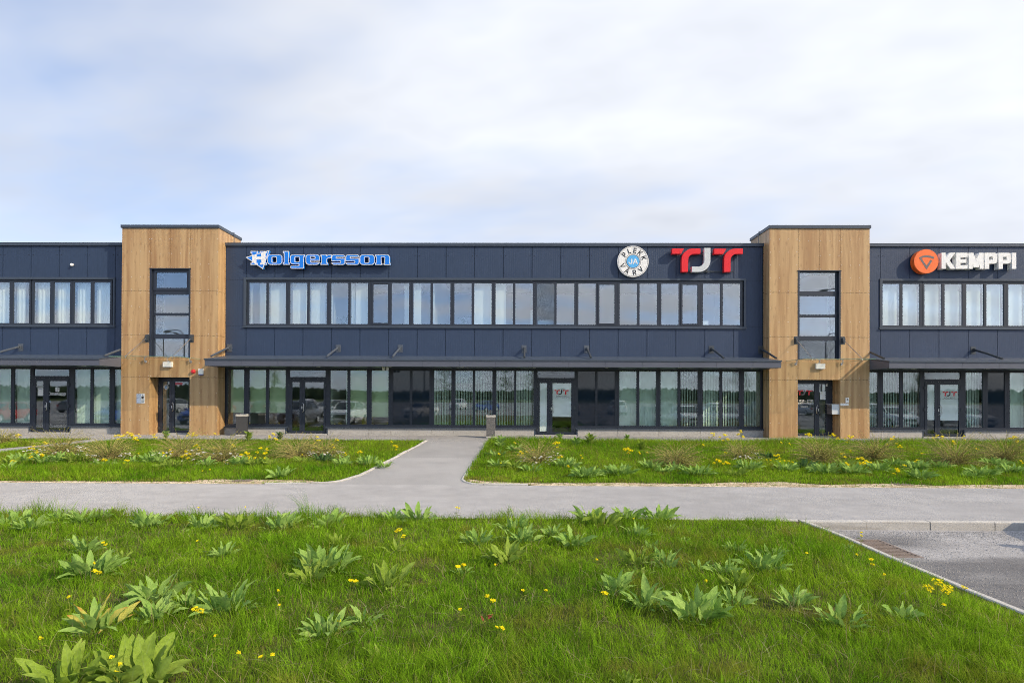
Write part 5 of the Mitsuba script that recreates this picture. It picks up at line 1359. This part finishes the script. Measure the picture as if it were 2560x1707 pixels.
# straw and grit on the sandy margin
N = 9000
x = rr.uniform(-14, 18.5, N); y = 13.17 + 0.8 * rr.uniform(size=N)
k = contains_xy(SAND, x, y); x, y = x[k], y[k]
V, F, C = blades(x, y, gz(y) + 0.002, rr.uniform(0.012, 0.06, len(x)), np.full(len(x), 0.007), np.abs(rr.normal(1.5, 0.7, len(x))), rr, np.where(rr.uniform(size=(len(x), 1)) < 0.2, np.array([[0.10, 0.12, 0.03]]), np.array([[0.45, 0.36, 0.23]])) * rr.uniform(0.5, 1.2, (len(x), 1)), levels=(0, .6, 1.0))
put('dead_grass', (V, F), 'grass_blade', 'pale dead grass on the bare margin of the footpath', 'grass', kind='stuff', color=C)
# loose grit in the parking bay
N = 9000
x = np.concatenate([4.78 + rr.exponential(0.5, N // 2), rr.uniform(4.7, 9.5, N - N // 2)]); y = np.concatenate([rr.uniform(4.2, 9.4, N // 2), 9.4 - rr.exponential(0.35, N - N // 2)])
k = (x < 10) & (y > 4) & (x > edge_x(y) + 0.1) & ~((x > 4.83) & (x < 5.27) & (y > 7.85) & (y < 8.85)); x, y = x[k], y[k]
s = rr.uniform(0.003, 0.010, len(x))
tet = np.array([[-1, -0.7, 0], [1, -0.6, 0], [0.1, 1, 0], [0, 0, 1.1]]); tf = np.array([[0, 1, 3], [1, 2, 3], [2, 0, 3]])
an = rr.uniform(0, 6.28, len(x)); ca, sa = np.cos(an), np.sin(an)
V = np.stack([x[:, None] + s[:, None] * (tet[:, 0] * ca[:, None] - tet[:, 1] * sa[:, None]), y[:, None] + s[:, None] * (tet[:, 0] * sa[:, None] + tet[:, 1] * ca[:, None]), -0.12 + s[:, None] * tet[:, 2]], -1).reshape(-1, 3)
F = (tf[None] + (np.arange(len(x)) * 4)[:, None, None]).reshape(-1, 3)
put('loose_grit', (V, F), 'grit', 'loose grey grit on the parking bay asphalt', 'gravel', kind='stuff')
mat('grit', base_color=rgb(0.27, 0.268, 0.265), roughness=0.9)

# ---------------------------------------------------------------- surroundings behind the camera that the glass mirrors
def loft(st, ring_):
    """Stations st = (x, half width, z bottom, z top), each wrapped by ring_(half width, zb, zt) in the y z plane."""
    rows = [np.array([[x, yy, zz] for yy, zz in ring_(hw, zb, zt)]) for x, hw, zb, zt in st]
    m = len(rows[0]); V = np.vstack(rows); F = []
    for i in range(len(rows) - 1):
        for j in range(m):
            a, b = i * m + j, i * m + (j + 1) % m
            F += [[a, b, b + m], [a, b + m, a + m]]
    e = (len(rows) - 1) * m
    F += [[0, j + 1, j] for j in range(1, m - 1)] + [[e, e + j, e + j + 1] for j in range(1, m - 1)]
    return V, np.array(F)


def body_ring(hw, zb, zt):
    h = zt - zb
    half = [(hw * .88, zb), (hw, zb + .22 * h), (hw, zb + .62 * h), (hw * .95, zb + .86 * h), (hw * .80, zt)]
    return half + [(-a, b) for a, b in half[::-1]]


def roof_ring(hw, zb, zt):
    half = [(hw * 1.0, zb), (hw * .97, zb + .45 * (zt - zb)), (hw * .86, zb + .85 * (zt - zb)), (hw * .70, zt)]
    return half + [(-a, b) for a, b in half[::-1]]


CARS = {}
def car_parts(suv):
    u = 0.12 if suv else 0.0
    st = [(0, .70, .34, .66 + u), (.10, .84, .26, .78 + u), (.5, .90, .24, .88 + u), (1.25, .91, .24, .98 + u), (2.2, .92, .24, 1.0 + u), (3.6, .92, .24, 1.02 + u), (4.25, .88, .28, 1.0 + u), (4.42, .78, .36, .86 + u)]
    top = 1.45 if not suv else 1.66
    gh = [(1.12, .70, .92 + u, .97 + u), (1.95, .80, .95 + u, top - .06), (2.4, .82, .95 + u, top), (3.3, .81, .97 + u, top - .01), (3.85, .78, .97 + u, top - .14), (4.25 if suv else 4.32, .68, .96 + u, 1.0 + u)]
    rf = [(1.98, .60, top - .07, top - .045), (2.4, .64, top - .03, top + .012), (3.3, .63, top - .03, top + .008), (3.85, .58, top - .15, top - .125)]
    P = {'body': (loft(st, body_ring), None), 'glasshouse': (loft(gh, roof_ring), 'car_glass'), 'roof': (loft(rf, lambda a, b, c: [(a, b), (a * .9, c), (-a * .9, c), (-a, b)]), None)}
    pil = []
    for s in (-1, 1):
        for xa, za, xb, zb, ya, yb in ((1.15, .97 + u, 1.98, top - .07, .70, .62), (2.45, .98 + u, 2.42, top - .03, .83, .63), (3.55, 1.0 + u, 3.4, top - .03, .81, .62), (4.22, 1.0 + u, 3.84, top - .14, .69, .58)):
            pil.append(tube([(xa, s * ya, za), ((xa + xb) / 2, s * (ya * .55 + yb * .45 + .06), (za + zb) / 2), (xb, s * yb, zb)], .035, 5))
    P['pillars'] = (cat(*pil), None)
    for s in (-1, 1):
        P[f'mirror{s}'] = (cat(box(1.32, 1.46, s * .96 - .09, s * .96 + .09, .98 + u, 1.12 + u)), None)
        P[f'headlight{s}'] = (box(.015, .22, s * .62 - .17, s * .62 + .17, .60 + u, .73 + u), 'lamp_plastic')
        P[f'tail_light{s}'] = (box(4.28, 4.44, s * .66 - .12, s * .66 + .12, .74 + u, .90 + u), 'tail_plastic')
        for xw in (.86, 3.52):
            P[f'wheel{s}{xw}'] = (tube([(xw, s * .70, .33), (xw, s * .935, .33)], .335, 20), 'rubber')
            P[f'wheel_rim{s}{xw}'] = (tube([(xw, s * .92, .33), (xw, s * .945, .33)], .215, 14), 'sign_silver')
    P['grille'] = (box(-.012, .02, -.42, .42, .46, .62 + u), 'sign_black')
    P['number_plate'] = (box(-.02, -.012, -.26, .26, .40, .50), 'white_paint')
    return P


def car(x, ynose, colour, suv, lab, ang=0.0):
    k = thing('parked_car', lab, 'car', 'cars parked before the building')
    if suv not in CARS:
        CARS[suv] = {n: (mikit.ply(m, None, smooth=30), mt) for n, (m, mt) in car_parts(suv).items()}
    tw = T().translate([x, ynose, -0.12]).rotate([0, 0, 1], -90 + ang)
    for n, (d, mt) in CARS[suv].items():
        nm = ''.join(c_ for c_ in n if c_.isalpha() or c_ == '_')
        part = uniq(f'{k}__{nm}')
        scene[part] = {**d, 'to_world': tw, 'bsdf': {'type': 'ref', 'id': mt or 'paint_' + colour}}


ROWS = []
FAR = [(-52, 'grey', False), (-46, 'white', False), (-40.5, 'silver', True), (-35, 'red', False), (-30, 'black', False), (-25, 'white', True), (6, 'silver', False), (11.5, 'white', True), (17, 'grey', False), (22.5, 'white', False), (28, 'black', True), (34, 'silver', False), (40, 'white', False)]
for i, (x, c_, s) in enumerate(FAR):
    side, k = ('left', i) if x < 0 else ('right', i - 6)
    ROWS.append((x, -24.0 - (i % 3) * 0.5, c_, s, f'{c_} car, {ORD[k]} from left in the far mirrored row, {side} half of the glass', 180 + (i % 4) - 1.5))
for x, yn, c_, s, lab, a in (
        (-12.6, 6.3, 'white', True, 'white parked SUV mirrored in the windows right of the left glass door', 0), (-16.2, 6.2, 'grey', True, 'dark grey SUV mirrored in the roller blind windows', 0),
        (-19.4, -7.5, 'silver', True, 'silver SUV mirrored in the left glass door of the middle block', 35), (-23.2, 6.2, 'blue', False, 'blue car mirrored in the left tower door', 0),
        (-10.3, -8.0, 'white', False, 'white car mirrored beside the dark screened windows', 20), (-34.5, -2.0, 'white', False, 'white saloon mirrored in the left wing windows', 90), (-29.5, 6.0, 'blue', False, 'dark blue car mirrored in the far left wing window', 0),
        (-5.6, -31.0, 'blue', False, 'blue hatchback mirrored in the middle ground floor windows', 30), (-9.8, -42.0, 'white', True, 'white van-like car mirrored far off in the middle windows', 10), (-38.5, 6.0, 'red', False, 'red car mirrored at the far left', 0),
        (9.35, 9.05, 'grey', False, 'grey car just right of the frame, its shadow on the kerb', 0), (12.0, 7.0, 'white', False, 'white car mirrored in the first right-hand blind windows', 0), (14.7, 7.0, 'silver', False, 'silver car mirrored in the blind windows near the right tower', 0),
        (17.4, 6.8, 'black', False, 'black car mirrored in the right tower door', 0), (26.6, 7.0, 'white', False, 'white car mirrored in the right wing windows', 0), (31.8, 7.0, 'silver', False, 'silver car mirrored right of the right wing door', 0), (23.6, 6.9, 'grey', True, 'grey SUV mirrored in the right wing windows', 0), *ROWS):
    car(x, yn, c_, s, lab, a)


def street_lamp(x, y, H, arm, lab):
    k = thing('street_lamp', lab, 'lamp')
    put(k + '__pole', tube([(x, y, -0.13), (x, y, H * .5), (x, y, H - 1.0), (x + .10 * arm, y, H - .45), (x + .40 * arm, y, H - .10), (x + .8 * arm, y, H - .02), (x + 1.3 * arm, y, H - .10)], [.09, .07, .055, .05, .045, .04, .035], 8), 'dark_metal', smooth=40)
    put(k + '__lamp_head', tube([(x + 1.2 * arm, y, H - .08), (x + 1.45 * arm, y, H - .14), (x + 1.75 * arm, y, H - .20), (x + 2.0 * arm, y, H - .25)], [.04, .11, .12, .03], 8), 'dark_metal', smooth=40)


street_lamp(24.3, 2.0, 10.1, -1, 'curved street lamp mirrored in the top pane of the right tower')
street_lamp(-45.5, -29.0, 10.0, 1, 'curved street lamp mirrored in the left tower window')
street_lamp(-9.3, -10.5, 8.0, -1, 'thin curved lamp mirrored in the dark screened windows')
street_lamp(31.0, -14.0, 8.5, 1, 'thin lamp mirrored in the right wing windows')
street_lamp(-31.0, -8.0, 8.0, -1, 'thin lamp mirrored in the left wing windows')


def sapling(x, y, H, crown, lab, seed):
    r = np.random.default_rng(seed)
    k = thing('young_tree', lab, 'tree')
    put(k + '__trunk', tube([(x, y, -.13), (x + .05, y, H * .5), (x, y, H * .95)], [.05, .035, .01], 6), 'bark')
    br, V, F = [], [], []
    for i in range(34):
        t = r.uniform(.32, .97); a = r.uniform(0, 6.28); L = crown * (1.15 - t) * r.uniform(.6, 1.3)
        s = np.array([x + .05 * (1 - abs(2 * t - 1)), y, H * t]); e = s + [math.cos(a) * L, math.sin(a) * L, L * r.uniform(.1, .9) - .25]
        br.append(tube([s, (s + e) / 2 + [0, 0, .12], e], [.014, .01, .004], 4))
        for q in range(44):
            u_ = r.uniform(.25, 1.1); p = s + (e - s) * u_ + r.normal(0, .12, 3) - [0, 0, .10 * u_]
            d = r.normal(0, 1, 3); d /= np.linalg.norm(d); g = np.cross(d, r.normal(0, 1, 3)); g /= np.linalg.norm(g) + 1e-9
            z_ = r.uniform(.03, .055); o = len(V)
            V += [p - d * z_, p + g * z_ * .6, p + d * z_, p - g * z_ * .6]; F += [[o, o + 1, o + 2], [o, o + 2, o + 3]]
    put(k + '__branches', cat(*br), 'bark')
    put(k + '__crown', (np.array(V), np.array(F)), 'tree_leaf')


sapling(-6.9, -6.5, 6.0, 1.7, 'young leafy tree mirrored right of the dark screened windows', 1)
sapling(-1.3, -6.5, 6.0, 1.5, 'young leafy tree mirrored in the middle blind window', 2)
sapling(1.2, -6.5, 5.8, 1.4, 'young leafy tree mirrored left of the paper-covered door', 3)
sapling(-21.0, -3.0, 5.2, 1.2, 'slim young tree mirrored in the roller blind window', 4)
sapling(19.4, -5.0, 5.6, 1.4, 'young leafy tree mirrored near the right tower', 5)
sapling(35.0, -5.0, 5.6, 1.5, 'young tree mirrored in the right wing', 6)

# distant wood behind the parking lot
r = np.random.default_rng(77)
V, F, n = [], [], 0
for i in range(2600):
    a = math.radians(r.uniform(-68, 68)); D = r.uniform(395, 450)
    x, y = D * math.sin(a), 24 - D * math.cos(a)
    H = r.uniform(5.4, 7.4) * (1 + .18 * math.sin(a * 9) + .08 * math.sin(a * 31)); R = r.uniform(1.8, 3.6)
    lev = [(-.5, R * .7), (H * .12, R), (H * .35, R * .86), (H * .33, R * 1.05), (H * .62, R * .66), (H * .60, R * .85), (H * .86, R * .40), (H, 0.05)]
    g = np.arange(7) * 2 * np.pi / 7 + r.uniform(0, 1)
    for z_, rad in lev:
        V.append(np.column_stack([x + np.cos(g) * rad * r.uniform(.75, 1.2, 7), y + np.sin(g) * rad, np.full(7, z_) + r.normal(0, .15, 7)]))
    b = np.arange(7)
    for q in range(len(lev) - 1):
        o = n + q * 7
        F.append(np.vstack([np.stack([o + b, o + (b + 1) % 7, o + 7 + (b + 1) % 7], 1), np.stack([o + b, o + 7 + (b + 1) % 7, o + 7 + b], 1)]))
    n += len(lev) * 7
put('distant_wood', (np.vstack(V), np.vstack(F)), 'conifer', 'dark distant wood mirrored as a band in the ground floor glass', 'forest', kind='stuff')
